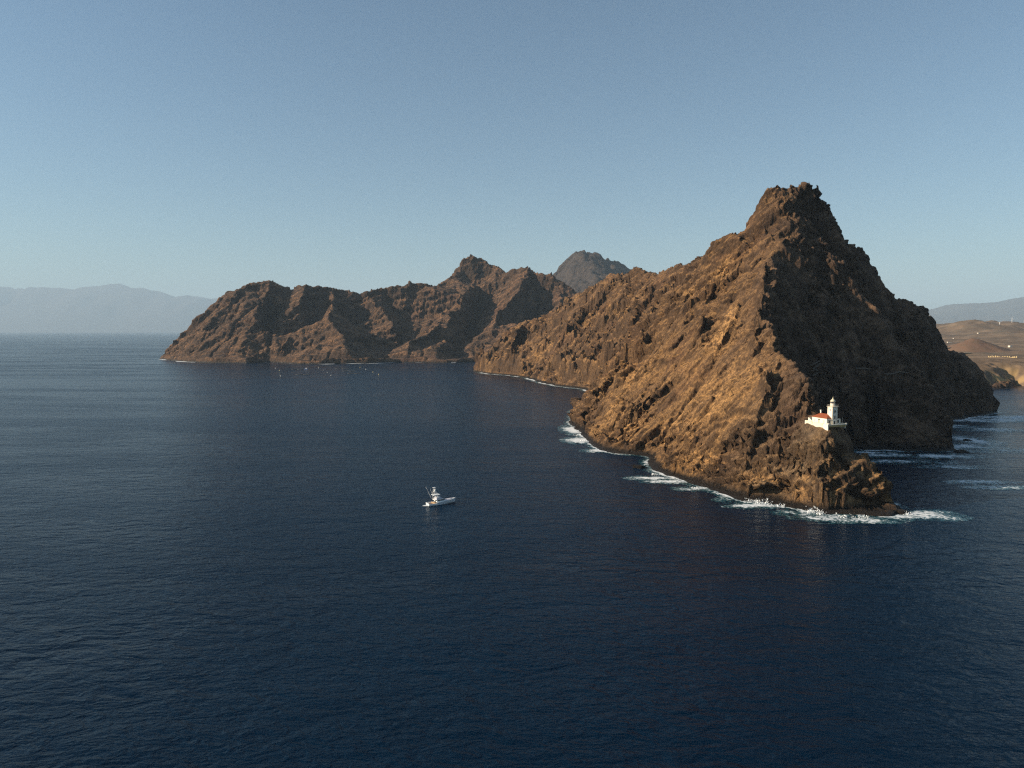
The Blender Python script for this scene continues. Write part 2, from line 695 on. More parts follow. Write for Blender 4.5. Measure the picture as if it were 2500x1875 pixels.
def foam_mat():
    g = N('sea_foam')
    geo = g.node('ShaderNodeNewGeometry')
    pos = geo.outputs['Position']
    at = g.node('ShaderNodeAttribute', attribute_name='foam').outputs['Fac']
    lace = g.noise(pos, .22, 6, .72, 1.6)
    cell = g.noise(pos, 1.1, 4, .7, 1.0)
    big = g.noise(pos, .045, 4, .6, .8)
    n = g.math('ADD', g.math('MULTIPLY', lace, 2.6), g.math('ADD', g.math('MULTIPLY', cell, .9), g.math('MULTIPLY', big, 1.6)))
    k = g.math('ADD', g.math('SUBTRACT', n, 2.55), g.math('MULTIPLY', at, .75))
    white = g.ramp(k, .34, .86)
    teal = g.math('MULTIPLY', g.ramp(k, -.15, .6), .7)
    foam = g.principled((.80, .82, .82), .9, .1)
    water = g.principled((.03, .16, .19), .25, .5)
    tr = g.node('ShaderNodeBsdfTransparent')
    m1 = g.node('ShaderNodeMixShader')
    g.link(teal, m1.inputs[0]); g.link(tr.outputs[0], m1.inputs[1]); g.link(water.outputs[0], m1.inputs[2])
    m2 = g.node('ShaderNodeMixShader')
    g.link(white, m2.inputs[0]); g.link(m1.outputs[0], m2.inputs[1]); g.link(foam.outputs[0], m2.inputs[2])
    return g.out(m2)


M['foam'] = foam_mat()


def limewash(name, col, stain, amt=.5):
    g = N(name)
    co = g.node('ShaderNodeNewGeometry').outputs['Position']
    a = g.noise(g.mapping(co, scale=(.9, .9, .28)), 1.0, 5, .65, .3)
    b = g.noise(co, 3.0, 4, .6)
    c = g.mix(g.math('MULTIPLY', g.ramp(a, .52, .74), amt), col, stain)
    c = g.mix(g.math('MULTIPLY', g.ramp(b, .6, .8), .25), c, tuple(x * .75 for x in stain))
    return g.out(g.principled(c, .85, .2))


M['white_wall'] = limewash('white_limewash', (.78, .72, .60), (.55, .46, .33), .6)
M['terrace_wall'] = limewash('stained_limewash', (.76, .68, .52), (.42, .32, .17), .95)
M['footing'] = plain('ochre_footing', (.42, .31, .14), .9, .1, .3, 1.5)
M['stone_trim'] = plain('stone_trim', (.62, .55, .42), .8, .2)
M['roof'] = plain('red_roof_tile', (.30, .085, .036), .8, .2, .35, 2.5)
M['dark'] = plain('dark_opening', (.025, .022, .02), .5, .4)
M['glass'] = plain('lantern_glass', (.03, .035, .04), .08, .6)
M['dome'] = plain('dome_paint', (.70, .64, .46), .5, .4)
M['iron'] = plain('painted_iron', (.55, .5, .42), .5, .4)
M['concrete'] = plain('terrace_concrete', (.5, .45, .36), .9, .2)
M['path'] = plain('trodden_path', (.15, .12, .095), .95, .1)
M['hull'] = plain('boat_gelcoat', (.62, .67, .70), .25, .5, .04, 1.0)
M['boat_white'] = plain('boat_white', (.82, .82, .80), .3, .5, .05, 1.5)
M['boat_window'] = plain('boat_window', (.008, .009, .012), .08, .6)
M['teak'] = plain('teak_deck', (.20, .105, .06), .7, .3, .25, 6.0)
M['tan'] = plain('tan_cushion', (.62, .40, .20), .7, .3)
M['canvas'] = plain('grey_canvas', (.50, .50, .56), .8, .2)
M['bottom'] = plain('antifouling', (.03, .06, .09), .5, .4)
M['buoy'] = plain('buoy_yellow', (.80, .66, .30), .5, .4)
M['buoy_white'] = plain('buoy_white', (.82, .80, .72), .5, .4)
M['float'] = plain('cage_pipe', (.07, .075, .08), .6, .4)
M['net'] = plain('cage_net', (.10, .11, .12), .9, .1)
M['blue'] = plain('workboat_blue', (.10, .16, .36), .4, .5)
M['turbine'] = plain('turbine_white', (.78, .76, .72), .4, .4)
M['house'] = plain('house_wall', (.70, .64, .54), .85, .2)
M['ruin'] = plain('ruin_plaster', (.55, .42, .22), .9, .2)
M['bush'] = plain('dry_bush', (.05, .05, .03), .9, .1)

# ------------------------------------------------------------------ sea
o = MB()
ring = [(math.cos(2 * math.pi * i / 180), math.sin(2 * math.pi * i / 180)) for i in range(180)]
o.poly([(0, 0, 0)] + [(2500 * a, 2500 * b, 0) for a, b in ring] + [(76000 * a, 76000 * b, 0) for a, b in ring],
       [(0, 1 + i, 1 + (i + 1) % 180) for i in range(180)] + [(1 + i, 181 + i, 181 + (i + 1) % 180, 1 + (i + 1) % 180) for i in range(180)])
sea = o.build('sea', M['sea'])
tag(sea, 'deep blue rippled sea filling the bay around the cliffs', 'sea', kind='structure')

# ------------------------------------------------------------------ main mountain with the lighthouse point
shore_px = [(1150, 906), (1191, 913), (1245, 917), (1286, 923), (1326, 936), (1362, 943), (1421, 950)]
shore = [Wt(u, v) for u, v in shore_px]
shore += [(140, 1200, 0), (126, 1090, 0), (100, 985, 0)]
shore += [Wt(u, v) for u, v in ((1394, 1004), (1389, 1031), (1426, 1070), (1458, 1100), (1502, 1108), (1540, 1111), (1581, 1116), (1591, 1146),
                                (1621, 1162), (1675, 1176), (1716, 1189), (1764, 1208), (1818, 1225), (1880, 1227), (1956, 1246), (2021, 1259),
                                (2103, 1259), (2165, 1262))]
shore += [(229, 404, 0), (232, 416, 0), (229, 432, 0), (225, 452, 0), (227, 490, 0), (236, 540, 0), (256, 590, 0), (285, 618, 0)]
shore += [Wt(u, v) for u, v in ((2097, 1099), (2160, 1098), (2211, 1102), (2292, 1103), (2335, 1100))]
shore += [(405, 645, 0), (418, 700, 0), (450, 765, 0)]
shore += [Wt(u, v) for u, v in ((2325, 1028), (2390, 1016), (2436, 1008))]
shore += [(645, 960, 0), (700, 1070, 0), (770, 1170, 0)]
shore += [Wt(2424, 952), Wt(2470, 948), Wt(2484, 940)]
shore += [(1030, 1460, 0), (930, 1620, 0), (640, 1740, 0), (420, 1880, 0), (160, 1960, 0), (-50, 1910, 0)]

left_ridge = [P(*a) for a in ((1949, 462, 780), (1930, 453, 780), (1917, 457, 780), (1876, 454, 782), (1860, 476, 785), (1844, 503, 790), (1836, 525, 795), (1826, 557, 805),
                              (1803, 587, 830), (1779, 612, 870), (1727, 636, 960), (1707, 628, 1000), (1671, 652, 1090), (1652, 647, 1140),
                              (1600, 672, 1280), (1570, 665, 1350), (1554, 653, 1400), (1541, 665, 1430), (1522, 684, 1480), (1508, 670, 1520),
                              (1489, 672, 1560), (1465, 695, 1600), (1402, 721, 1720), (1383, 748, 1760), (1340, 774, 1800), (1286, 784, 1800),
                              (1267, 795, 1800), (1245, 809, 1795), (1223, 817, 1790), (1215, 850, 1780), (1177, 871, 1770), (1162, 890, 1762))]
right_ridge = [P(*a) for a in ((1949, 462, 780), (1979, 451, 780), (1993, 456, 782), (2006, 479, 785), (2021, 490, 790), (2028, 530, 795), (2039, 552, 800), (2061, 585, 806), (2088, 601, 812),
                               (2099, 617, 816), (2101, 641, 820), (2112, 671, 826), (2137, 701, 836), (2153, 713, 842), (2188, 728, 850), (2226, 742, 860),
                               (2259, 753, 870), (2272, 777, 885), (2288, 810, 900), (2300, 836, 920), (2322, 868, 960), (2360, 879, 1030), (2392, 887, 1080),
                               (2412, 892, 1130), (2445, 902, 1200), (2466, 917, 1290), (2478, 932, 1350))]
TZ = 48.0
spur = [P(*a) for a in ((1979, 451, 780), (1949, 508, 768), (1908, 538, 757), (1890, 566, 745), (1893, 620, 710), (1886, 670, 675), (1880, 715, 640),
                        (1884, 770, 595), (1890, 823, 550), (1904, 874, 515), (1939, 893, 492), (1964, 925, 472), (1980, 944, 460))]
spur += [(192, 454, 54), (193, 443, TZ - .6)]
nose = [(193, 443, TZ - .6), (200, 434, TZ - .6), P(2072, 1041, 434), P(2077, 1060, 433), P(2092, 1102, 430), P(2108, 1110, 427), P(2130, 1129, 422), P(2163, 1163, 415),
        P(2176, 1194, 413)]
front = [(193, 443, TZ - .6), (184, 438, TZ - .8), (190, 426, TZ - 1), P(2008, 1066, 425), P(2006, 1090, 421), P(1990, 1150, 412), P(1965, 1210, 407)]
nfoot = [P(2092, 1190, 409), P(2040, 1205, 407)]
rib2 = [P(*a) for a in ((1939, 893, 492), (1893, 926, 487), (1868, 985, 470), (1852, 1026, 463), (1828, 1090, 455), (1818, 1170, 448))]
hollow = [P(*a) for a in ((1930, 945, 483), (1900, 1010, 470), (1880, 1060, 460))]
corner_rock = [right_ridge[16], P(2268, 850, 770), P(2285, 930, 700), P(2311, 996, 652), P(2322, 1050, 636)]
second_rock = [P(2322, 868, 960), P(2380, 905, 935), P(2422, 944, 912), P(2432, 975, 906)]
far_rib = [P(1402, 721, 1720), P(1330, 800, 1690), P(1262, 860, 1680)]
back = [(470, 1000, 60), (520, 1250, 50), (500, 1500, 45), (380, 1760, 50)]
back2 = [(640, 1090, 45), (560, 960, 70)]
outer = [(-400, 300, -60), (1300, 300, -60), (1300, 2200, -60), (-400, 2200, -60)]
bay = [(320, 560, -25), (330, 480, -30), (430, 560, -30), (560, 750, -30), (760, 1000, -30)]
sea_l = [(120, 420, -30), (40, 600, -30), (0, 850, -30), (40, 1150, -30), (0, 1400, -30), (-120, 1700, -30)]
LINES = [shore + [shore[0]], left_ridge, right_ridge, spur, nose, front, nfoot, rib2, corner_rock, second_rock, far_rib, back, back2] + \
        [[p] for p in outer + bay + sea_l]

C = 2.5
gx, gy = np.arange(-150, 1060, C), np.arange(370, 1990, C)
GX, GY = np.meshgrid(gx, gy)
wx = GX + 5 * fbm(GX, GY, 70, 3, .5, 11)
wy = GY + 5 * fbm(GX, GY, 70, 3, .5, 21)
near_light = np.exp(-(((GX - 195) ** 2 + (GY - 438) ** 2) / 24 ** 2) ** 2)
wx = GX + (wx - GX) * (1 - near_light)
wy = GY + (wy - GY) * (1 - near_light)
T0 = tin(LINES, GX, GY)
H = tin(LINES, wx, wy)
H = blur(H, 2)
amp = sstep(2, 40, H) * (1 - near_light)
H = H + amp * (5.0 * ridged(GX, GY, 95, 5, .52, 31) - 2.0 + 2.2 * fbm(GX, GY, 40, 4, .5, 41))
H = erode(H, C, 10, .017)
crest = np.minimum(seg_dist(GX, GY, left_ridge[:-4]), seg_dist(GX, GY, right_ridge))
wc = np.exp(-(crest / 9) ** 2)
H = H * (1 - wc) + (T0 + 1.0) * wc


def polyline_near(X, Y, u, v, Yd, r):
    p = P(u, v, Yd)
    return np.exp(-((X - p[0]) ** 2 + (Y - p[1]) ** 2) / r ** 2)


xs = graded([(-120, 60, 2.2), (60, 430, .9), (430, 620, 1.7), (620, 1040, 3.2)])
ys = graded([(385, 660, .75), (660, 900, 1.1), (900, 1980, 2.4)])
X, Y = np.meshgrid(xs, ys)
h = bil(H, gx[0], gy[0], C, X, Y)
# signed distance to the shore, roughened
sd = seg_dist(X, Y, shore, True)
sd = np.where(inside(X, Y, shore), sd, -sd)
sd = sd + 3.2 * fbm(X, Y, 34, 4, .55, 51)
nl = np.exp(-(((X - 196) / 17) ** 2 + ((Y - 438) / 14) ** 2) ** 2)      # the levelled ground under the lighthouse
lit_side = sstep(30, -60, X - np.interp(Y, [380, 460, 600, 780, 1000, 1400, 1800], [230, 200, 205, 320, 275, 290, 190]))
far_side = sstep(620, 900, Y)
rough_m = (.35 + .65 * far_side) * lit_side + .8 * (1 - lit_side)
up = sstep(6, 26, h)
# dykes and tilted ribs: steep towards the viewer, gentle behind
fade = sstep(5, 26, np.minimum(seg_dist(X, Y, left_ridge[:-4]), seg_dist(X, Y, right_ridge)))
q = .92 * X + .38 * Y + 13 * fbm(X, Y, 75, 4, .55, 65)
for per, A, sdx in ((58, 27, 0), (27, 13, 3), (12, 5, 6)):
    f = (q / per) % 1.0
    saw = np.where(f < .8, (f / .8) ** 1.4, (1 - f) / .2)
    msk = sstep(-.05, .5, fbm(X, Y * .45, 46 + per * .3, 4, .6, 170 + sdx))
    h = h + A * (saw - .3) * msk * up * lit_side * (.12 + .88 * far_side) * (1 - nl) * fade
q = (.95 * Y + .30 * X) + 16 * fbm(X, Y, 60, 4, .55, 61)
for per, A, sdx in ((90, 16, 0), (37, 7, 3), (15, 2.5, 6)):
    f = (q / per) % 1.0
    saw = np.where(f < .12, f / .12, (1 - f) / .88) ** 1.5
    msk = sstep(-.18, .4, fbm(X * .35, Y, 60, 3, .6, 70 + sdx))
    h = h + A * (saw - .35) * msk * up * lit_side * (.16 + .84 * far_side) * (1 - nl) * fade
# bedding steps on the point and on the shaded face
s_ = h - .38 * X + 4 * fbm(X, Y, 45, 3, .5, 81)
for per, A in ((9.0, 5.2), (3.9, 1.8)):
    f = (s_ / per) % 1.0
    st = np.where(f < .7, f / .7 * .3, .3 + (f - .7) / .3 * .7) - f
    h = h + A * st * 1.5 * up * (1 - nl) * (.12 + .88 * np.exp(-((Y - 440) / 45) ** 2) * sstep(120, 165, X) + .35 * (1 - lit_side)) * sstep(-.5, .2, fbm(X, Y, 28, 3, .6, 83))
h = h + up * rough_m * (1 - nl) * (2.6 * (ridged(X, Y, 26, 4, .55, 91) - .55) + .9 * (ridged(X, Y, 7, 3, .55, 95) - .5))
# long gentle scree furrows on the near slope
fx, fy = X * .86 + Y * .5, -X * .5 + Y * .86
h = h + up * lit_side * (1 - far_side) * (1 - nl) * 1.5 * ridged(fx / 6, fy, 11, 3, .55, 99)
RIBS = (([(1551, 656), (1497, 690), (1470, 727), (1446, 752)], 14, 20), ([(1508, 673), (1484, 708), (1432, 752), (1402, 790), (1380, 806)], 15, 20),
        ([(1706, 632), (1660, 681), (1611, 735), (1573, 773), (1540, 785), (1511, 814)], 15, 17), ([(1640, 752), (1600, 780), (1557, 806), (1516, 830), (1470, 858), (1421, 882)], 14, 16),
        ([(1500, 750), (1455, 780), (1421, 801), (1402, 840)], 13, 18), ([(1286, 786), (1264, 817), (1245, 852), (1262, 880)], 22, 24), ([(1245, 811), (1218, 836), (1183, 871)], 14, 18),
        ([(1780, 655), (1740, 700), (1690, 735), (1655, 775)], 9, 13), ([(1560, 700), (1520, 735), (1470, 775), (1440, 812)], 11, 14), ([(1600, 830), (1560, 850), (1500, 890), (1450, 915)], 10, 13),
        ([(1738, 783), (1694, 831), (1680, 860)], 8, 11), ([(1670, 905), (1621, 940), (1589, 978), (1551, 1013)], 6.5, 10), ([(1600, 989), (1551, 1013), (1530, 1030)], 6, 8),
        ([(1810, 735), (1790, 790), (1760, 840)], 7, 9), ([(1530, 900), (1500, 925), (1450, 950)], 8, 11), ([(1760, 905), (1735, 985), (1700, 1030)], 3.5, 7),
        ([(1983, 962), (1924, 994), (1858, 1018)], 5, 6), ([(1983, 990), (1902, 1012), (1853, 1032)], 5, 6), ([(2016, 1080), (1953, 1091), (1902, 1110)], 4.5, 5.5),
        ([(1989, 1102), (1940, 1113), (1880, 1143)], 5, 6), ([(2060, 1085), (2030, 1130), (2015, 1180)], 4, 6), ([(1850, 1050), (1828, 1090), (1816, 1150)], 5, 6), ([(2150, 1140), (2110, 1165), (2080, 1200)], 4.5, 6),
        ([(1872, 640), (1864, 700), (1860, 760), (1848, 830), (1838, 880)], 8.9, 9), ([(1903, 872), (1866, 985), (1849, 1026), (1828, 1085)], 8, 8), ([(1829, 1036), (1822, 1088)], 7, 4.5),
        ([(1853, 890), (1868, 942)], 5, 4), ([(1925, 905), (1893, 950), (1880, 990)], 6, 6), ([(1960, 930), (1930, 955), (1890, 975)], 5, 5), ([(2010, 1075), (1985, 1105), (1960, 1150)], 4, 5),
        ([(1940, 1060), (1900, 1068), (1850, 1085)], 4, 5), ([(1960, 1150), (1900, 1165), (1850, 1180)], 4, 5))
hits = [([hit(h, xs, ys, u, v, 395, 1850) for u, v in px], A, wd) for px, A, wd in RIBS]
for i, (pts, A, wd) in enumerate(hits): h = scarp(h, X, Y, pts, A * (1.9 if A >= 9 else 1.45), wd, 600 + 4 * i)
h = h * (1 - sstep(.42, .8, nl)) + np.minimum(h, TZ - .4) * sstep(.42, .8, nl)
# two narrow dykes standing out of the near face
for pts, A, wd in (([P(1868, 640, 690), P(1850, 760, 600), P(1842, 850, 545)], 7, 5.0),
                   ([P(1854, 893, 505), P(1868, 940, 482)], 6, 3.0),
                   ([P(1831, 1036, 460), P(1824, 1085, 452)], 7, 2.6),
                   ([P(1905, 872, 512), P(1866, 985, 472), P(1849, 1030, 463)], 5, 4.0),
                   ([P(1728, 745, 720), P(1702, 830, 640)], 6, 5.0)):
    d = seg_dist(X, Y, pts)
    h = h + A * np.exp(-(d / wd) ** 2) * (.6 + .6 * fbm(X, Y, 9, 2, .5, 101))
# summit crags
crestF = np.minimum(seg_dist(X, Y, left_ridge[:-4]), seg_dist(X, Y, right_ridge))
pk = np.exp(-(((X - 322) / 38) ** 2 + ((Y - 785) / 30) ** 2))
h = h + pk * (1.6 * ridged(X, Y, 14, 3, .6, 111) - 1.2)
# wave-cut foot: ledge, then a cliff
cl = 8.5 + 6 * fbm(X, Y, 32, 4, .6, 121)
ledge_w = 3.5 + 2.5 * fbm(X, Y, 30, 2, .5, 131) + 2.0 * np.exp(-(((X - 190) / 40) ** 2 + ((Y - 405) / 18) ** 2))
ledge = np.clip(sd * 1.1, -12, 1.7) + .55 * fbm(X, Y, 4, 3, .6, 133)
prof = ledge + np.clip((sd - ledge_w) * 2.1, 0, cl)
foot = sstep(26, 4, sd)
h = np.where(sd < ledge_w, np.minimum(ledge, prof), np.maximum(h, prof) * foot + h * (1 - foot))
h = np.where(sd < -2, np.minimum(h, -1 + sd * .7), h)
flat = sstep(.42, .8, nl)
h = h * (1 - flat) + np.minimum(h, TZ - .45) * flat
# 3-D displacement along the normal
nrm = grid_normals(X, Y, h)
k = sstep(1, 5, h) * (1 - sstep(.3, .6, nl))
lam_amp = ((15, 1.6), (6.5, .9), (2.8, .45))
D = 0
for i, (lam, a) in enumerate(lam_amp):
    lam2 = lam * (1 + 1.0 * far_side)
    D = D + a * (1 + .7 * far_side) * perlin3(X / lam, Y / lam, h / (lam * .8), 140 + i)
D = D * k * (.45 + .55 * (1 - lit_side * (1 - far_side)))
# fractured blocks: tall columns on cliffs and summit, slabs along the strike on the far slope
steep = sstep(.80, .55, nrm[..., 2])
rocky = np.clip(.25 + .9 * steep * sstep(-.35, .25, fbm(X, Y, 48, 3, .55, 155)) + .5 * pk + .3 * sstep(14, 3, crestF) + .8 * sstep(24, 8, sd), 0, 1.25)
scree = lit_side * (1 - far_side) * sstep(-.1, .35, fbm(X, Y, 85, 3, .5, 156)) * sstep(18, 34, sd)
rocky = rocky * (1 - .75 * scree)
al, ac = -.38 * X + .92 * Y, .92 * X + .38 * Y
pt = sstep(540, 500, Y)                      # the point: bedded slabs
fl = lit_side * far_side                     # far slope: ribs along the strike
band = sstep(-.22, .25, fbm(ac, al * .3, 46, 4, .55, 157))
rocky = rocky * (1 - .85 * fl * (1 - band))
dip = R(41)
slab_s, slab_n = X * math.cos(dip) + h * math.sin(dip), h * math.cos(dip) - X * math.sin(dip)
slab = lit_side * (1 - pt) * sstep(.98, .6, pk) * sstep(12, 26, crestF + 8)
B = 0
for lam, a, zs in ((17, 3.0, 2.2), (7.5, 1.9, 1.5), (3.2, .8, 1.2)):
    jx, jy = .4 * perlin(X / lam, h / lam, 190), .4 * perlin(Y / lam, h / lam, 191)
    lc = lam * (1 + .9 * pt)
    v_, e_ = blocks(ac / lc + jx, al / lc + jy, (h - .32 * X * pt) / (lam * (zs * (1 - pt) + .30 * pt)), 180 + int(lam))
    up_b = a * (v_ * .8 - .9 * np.exp(-(e_ / .09) ** 2)) * (1 - .4 * pt * (lam > 10))
    v2, e2 = blocks(slab_s / (lam * 3.4) + jx, Y / (lam * (1.5 + .8 * far_side)) + jy, slab_n / (lam * .55), 195 + int(lam))
    sl_b = a * (1.0 + .7 * far_side) * (v2 * .9 - .8 * np.exp(-(e2 / .08) ** 2)) * (1 - .45 * (1 - far_side) * (lam > 10))
    B = B + up_b * (1 - slab) + sl_b * slab
D = D + B * rocky * k * (1 + .35 * far_side)
VX, VY, VZ = X + nrm[..., 0] * D, Y + nrm[..., 1] * D, h + nrm[..., 2] * D
# undercut notches and sea caves: the foot of the cliff pushed inland
gsx, gsy = np.gradient(blur(sd, 6), axis=1) / np.gradient(X, axis=1), np.gradient(blur(sd, 6), axis=0) / np.gradient(Y, axis=0)
gl = np.hypot(gsx, gsy) + 1e-6
zone = np.exp(-((VZ - 5.0) / 3.6) ** 2) * sstep(ledge_w - 1, ledge_w + 1, sd) * sstep(18, 10, sd)
mouth = np.zeros_like(X)
for u, v, r in ((1800, 1215, 8), (1850, 1222, 11), (1895, 1222, 7), (2090, 1245, 15), (2140, 1245, 9), (1560, 1090, 14), (1640, 1160, 7), (1700, 1180, 6)):
    p_ = Wt(u, v)
    mouth = np.maximum(mouth, np.exp(-((X - p_[0]) ** 2 + (Y - p_[1]) ** 2) / r ** 2))
cav = zone * (1.0 + 2.4 * sstep(-.1, .5, fbm(X, Y, 26, 2, .5, 151)) + 8.0 * mouth)
VX = VX + gsx / gl * cav
VY = VY + gsy / gl * cav
cave = np.exp(-(((X - 337) / 15) ** 2)) * np.exp(-((VZ - 8) / 26) ** 2) * sstep(700, 640, Y) * sstep(600, 615, Y)
VY = VY + 26 * cave * sstep(2, 6, VZ)
# ground colour: ochre tuff patches, grey strata round the lighthouse, painted shade tone
och = np.zeros_like(X)
for u, v, Yd, r in ((1763, 705, 760, 14), (1538, 1035, 640, 16), (1522, 1050, 620, 10), (1560, 955, 720, 26), (1500, 945, 800, 30), (1690, 1138, 500, 11), (1730, 1140, 490, 9),
                    (1855, 985, 470, 7), (1835, 1020, 462, 6), (1815, 1100, 452, 8), (1830, 910, 520, 26), (1790, 960, 510, 22), (1760, 800, 640, 30), (1700, 930, 590, 20),
                    (1325, 915, 1440, 22), (1260, 895, 1600, 26), (1320, 830, 1600, 24), (1975, 1055, 428, 6), (1950, 1060, 430, 6), (1990, 1130, 415, 6), (2150, 1180, 412, 6),
                    (1180, 895, 1740, 20), (1400, 990, 900, 10), (1900, 1110, 430, 9), (1880, 900, 505, 16), (1840, 860, 560, 30), (1720, 1080, 530, 26), (1650, 1040, 580, 26), (1900, 1160, 425, 13), (1860, 1110, 440, 12), (1960, 1110, 420, 9), (2030, 1150, 412, 8), (1480, 1040, 680, 22)):
    och = np.maximum(och, polyline_near(X, Y, u, v, Yd, r))
for px, wd in (([(1650, 815), (1589, 842), (1530, 878), (1467, 913), (1435, 940)], 7), ([(1602, 869), (1550, 897), (1502, 923), (1460, 950)], 6), ([(1551, 727), (1490, 757), (1421, 787)], 8),
               ([(1690, 705), (1650, 722), (1610, 748), (1570, 772)], 7), ([(1811, 926), (1740, 965), (1680, 995), (1621, 1021)], 9), ([(1840, 880), (1800, 920), (1740, 990), (1690, 1040)], 12),
               ([(1470, 850), (1420, 870), (1370, 890)], 8), ([(1780, 1000), (1740, 1050), (1690, 1090)], 8), ([(1700, 880), (1660, 905), (1600, 945)], 7)):
    q_ = [p for p in (hit(h, xs, ys, u, v, 395, 1850) for u, v in px) if p]
    if len(q_) > 1: och = np.maximum(och, .8 * np.exp(-(seg_dist(X + 4 * fbm(X, Y, 25, 3, .5, 163), Y + 4 * fbm(X, Y, 25, 3, .5, 164), q_) / wd) ** 2) * (.55 + .7 * fbm(X, Y, 20, 3, .6, 162)))
och = np.clip(och * (.75 + .7 * fbm(X, Y, 16, 3, .6, 161)), 0, 1)
gry = np.clip(np.exp(-(((X - 185) / 45) ** 2 + ((Y - 440) / 45) ** 2)) * .75, 0, 1) * lit_side
shade_m = np.clip(1.1 * (1 - lit_side) + .35 * fbm(X, Y, 30, 3, .6, 165), 0, 1) * sstep(430, 460, Y)  # mask for the painted shade: everything right of the sunlit slope
mountain = grid_mesh('mountain', VX, VY, VZ, M['rock'], keep=VZ > -2.5, attrs={'ochre': och, 'grey': gry, 'shade_tone': shade_m})
tag(mountain, 'steep brown rocky mountain with lit left slope and dark right cliff', 'mountain', kind='structure')


def ground_z(x, y):
    i, j = int(np.argmin(abs(xs - x))), int(np.argmin(abs(ys - y)))
    return float(VZ[j, i])


# ------------------------------------------------------------------ foam along the shore
fxs, fys = np.arange(-110, 720, 1.6), np.arange(380, 1200, 1.6)
FX, FY = np.meshgrid(fxs, fys)
fsd = seg_dist(FX, FY, shore, True)
fsd = np.where(inside(FX, FY, shore), fsd, -fsd) + 3.2 * fbm(FX, FY, 34, 5, .6, 51)
foam = np.exp(-np.abs(fsd + .6) / 2.4) * (.55 + .75 * sstep(-.3, .35, fbm(FX, FY, 30, 3, .5, 171)))
for u, v, rx, ry, a in ((1400, 1050, 11, 16, 1.5), (1420, 1076, 14, 10, 1.5), (1460, 1100, 13, 5, 1.0), (1590, 1168, 15, 4, 1.0), (1640, 1176, 17, 4, 1.0), (1700, 1194, 13, 4, .95),
                        (1590, 1130, 5, 8, .7), (1790, 1222, 10, 4, .8), (1850, 1235, 16, 4, 1.1), (1960, 1253, 14, 4, .9), (2030, 1266, 18, 4, .95), (2110, 1272, 16, 5, .9),
                        (2060, 1290, 18, 6, .55), (2250, 1256, 16, 7, 1.15), (2290, 1262, 14, 5, .8), (2180, 1262, 10, 5, .9), (2150, 1112, 34, 6, 1.0), (2290, 1114, 34, 6, 1.1), (2200, 1128, 40, 6, .7),
                        (2350, 1090, 22, 9, 1.05), (2375, 1075, 16, 16, 1.0), (2380, 1026, 70, 9, 1.15), (2330, 1040, 22, 9, .9), (2470, 1020, 50, 12, .95), (2440, 1100, 50, 8, .55), (2400, 1178, 22, 4, .85), (2330, 1140, 30, 5, .6), (2120, 1106, 20, 4, 1.0), (2420, 1050, 34, 8, .85), (2450, 1190, 26, 4, .6)):
    p = Wt(u, v)
    foam = np.maximum(foam, a * np.exp(-(((FX - p[0]) / rx) ** 2 + ((FY - p[1]) / (ry * (1 + p[1] / 900))) ** 2)))
foam = foam * sstep(6, 1, fsd)
FZ = .12 + .25 * np.clip(foam, 0, 1) * (1 + fbm(FX, FY, 6, 2, .5, 173))
fo = grid_mesh('sea_foam', FX, FY, FZ, M['foam'], keep=foam > .16, attrs={'foam': foam})
FX2, FY2 = np.meshgrid(np.arange(-120, 190, 2.5), np.arange(1201, 1810, 2.5))
fsd2 = seg_dist(FX2, FY2, shore, True)
fsd2 = np.where(inside(FX2, FY2, shore), fsd2, -fsd2) + 3.2 * fbm(FX2, FY2, 34, 4, .55, 51)
foam2 = np.exp(-np.abs(fsd2 + 2) / 5) * (.5 + 1.0 * sstep(-.2, .35, fbm(FX2, FY2, 60, 3, .5, 171))) * sstep(6, 1, fsd2)
tag(grid_mesh('sea_foam', FX2, FY2, .15 + .3 * foam2, M['foam'], keep=foam2 > .16, attrs={'foam': foam2}), 'broken surf along the foot of the sunlit far slope', 'surf', kind='stuff')
tag(fo, 'white surf and pale green wash breaking along the foot of the cliffs', 'surf', kind='stuff')

rs = np.random.RandomState(11)
sp = bmesh.new()
for u, v, n_, wx_, hz_ in ((1832, 1227, 110, 4.5, 2.6), (1862, 1231, 130, 5, 3.2), (1905, 1237, 60, 4, 1.5), (1985, 1252, 120, 4, 3.0), (2003, 1256, 70, 3, 2.0), (2062, 1264, 80, 5, 1.6), (2110, 1266, 60, 4, 1.4),
                           (2215, 1256, 60, 4, 1.4), (1408, 1064, 70, 4, 1.6), (1425, 1078, 70, 5, 1.4), (1700, 1192, 50, 5, 1.1), (1600, 1160, 40, 3, 1.0)):
    p_ = Wt(u, v)
    for _ in range(n_):
        q_ = Vector((p_[0] + rs.normal() * wx_ * .5, p_[1] + rs.normal() * 1.1, .1 + abs(rs.normal()) * hz_ * .45))
        r_ = .10 + .30 * rs.rand() ** 2
        vs_ = [sp.verts.new(q_ + Vector((rs.normal(), rs.normal(), rs.normal() * 1.3)) * r_) for _k in range(4)]
        for f_ in ((0, 1, 2), (0, 2, 3), (0, 3, 1), (1, 3, 2)): sp.faces.new([vs_[i] for i in f_])
me = bpy.data.meshes.new('sea_spray')
sp.to_mesh(me); sp.free()
M['spray'] = plain('sea_spray', (.82, .84, .84), .9, .1, .05)
me.materials.append(M['spray'])
ob = bpy.data.objects.new('sea_spray', me)
COL.objects.link(ob)
tag(ob, 'white spray thrown up where waves break on the rock ledge', 'spray', kind='stuff')

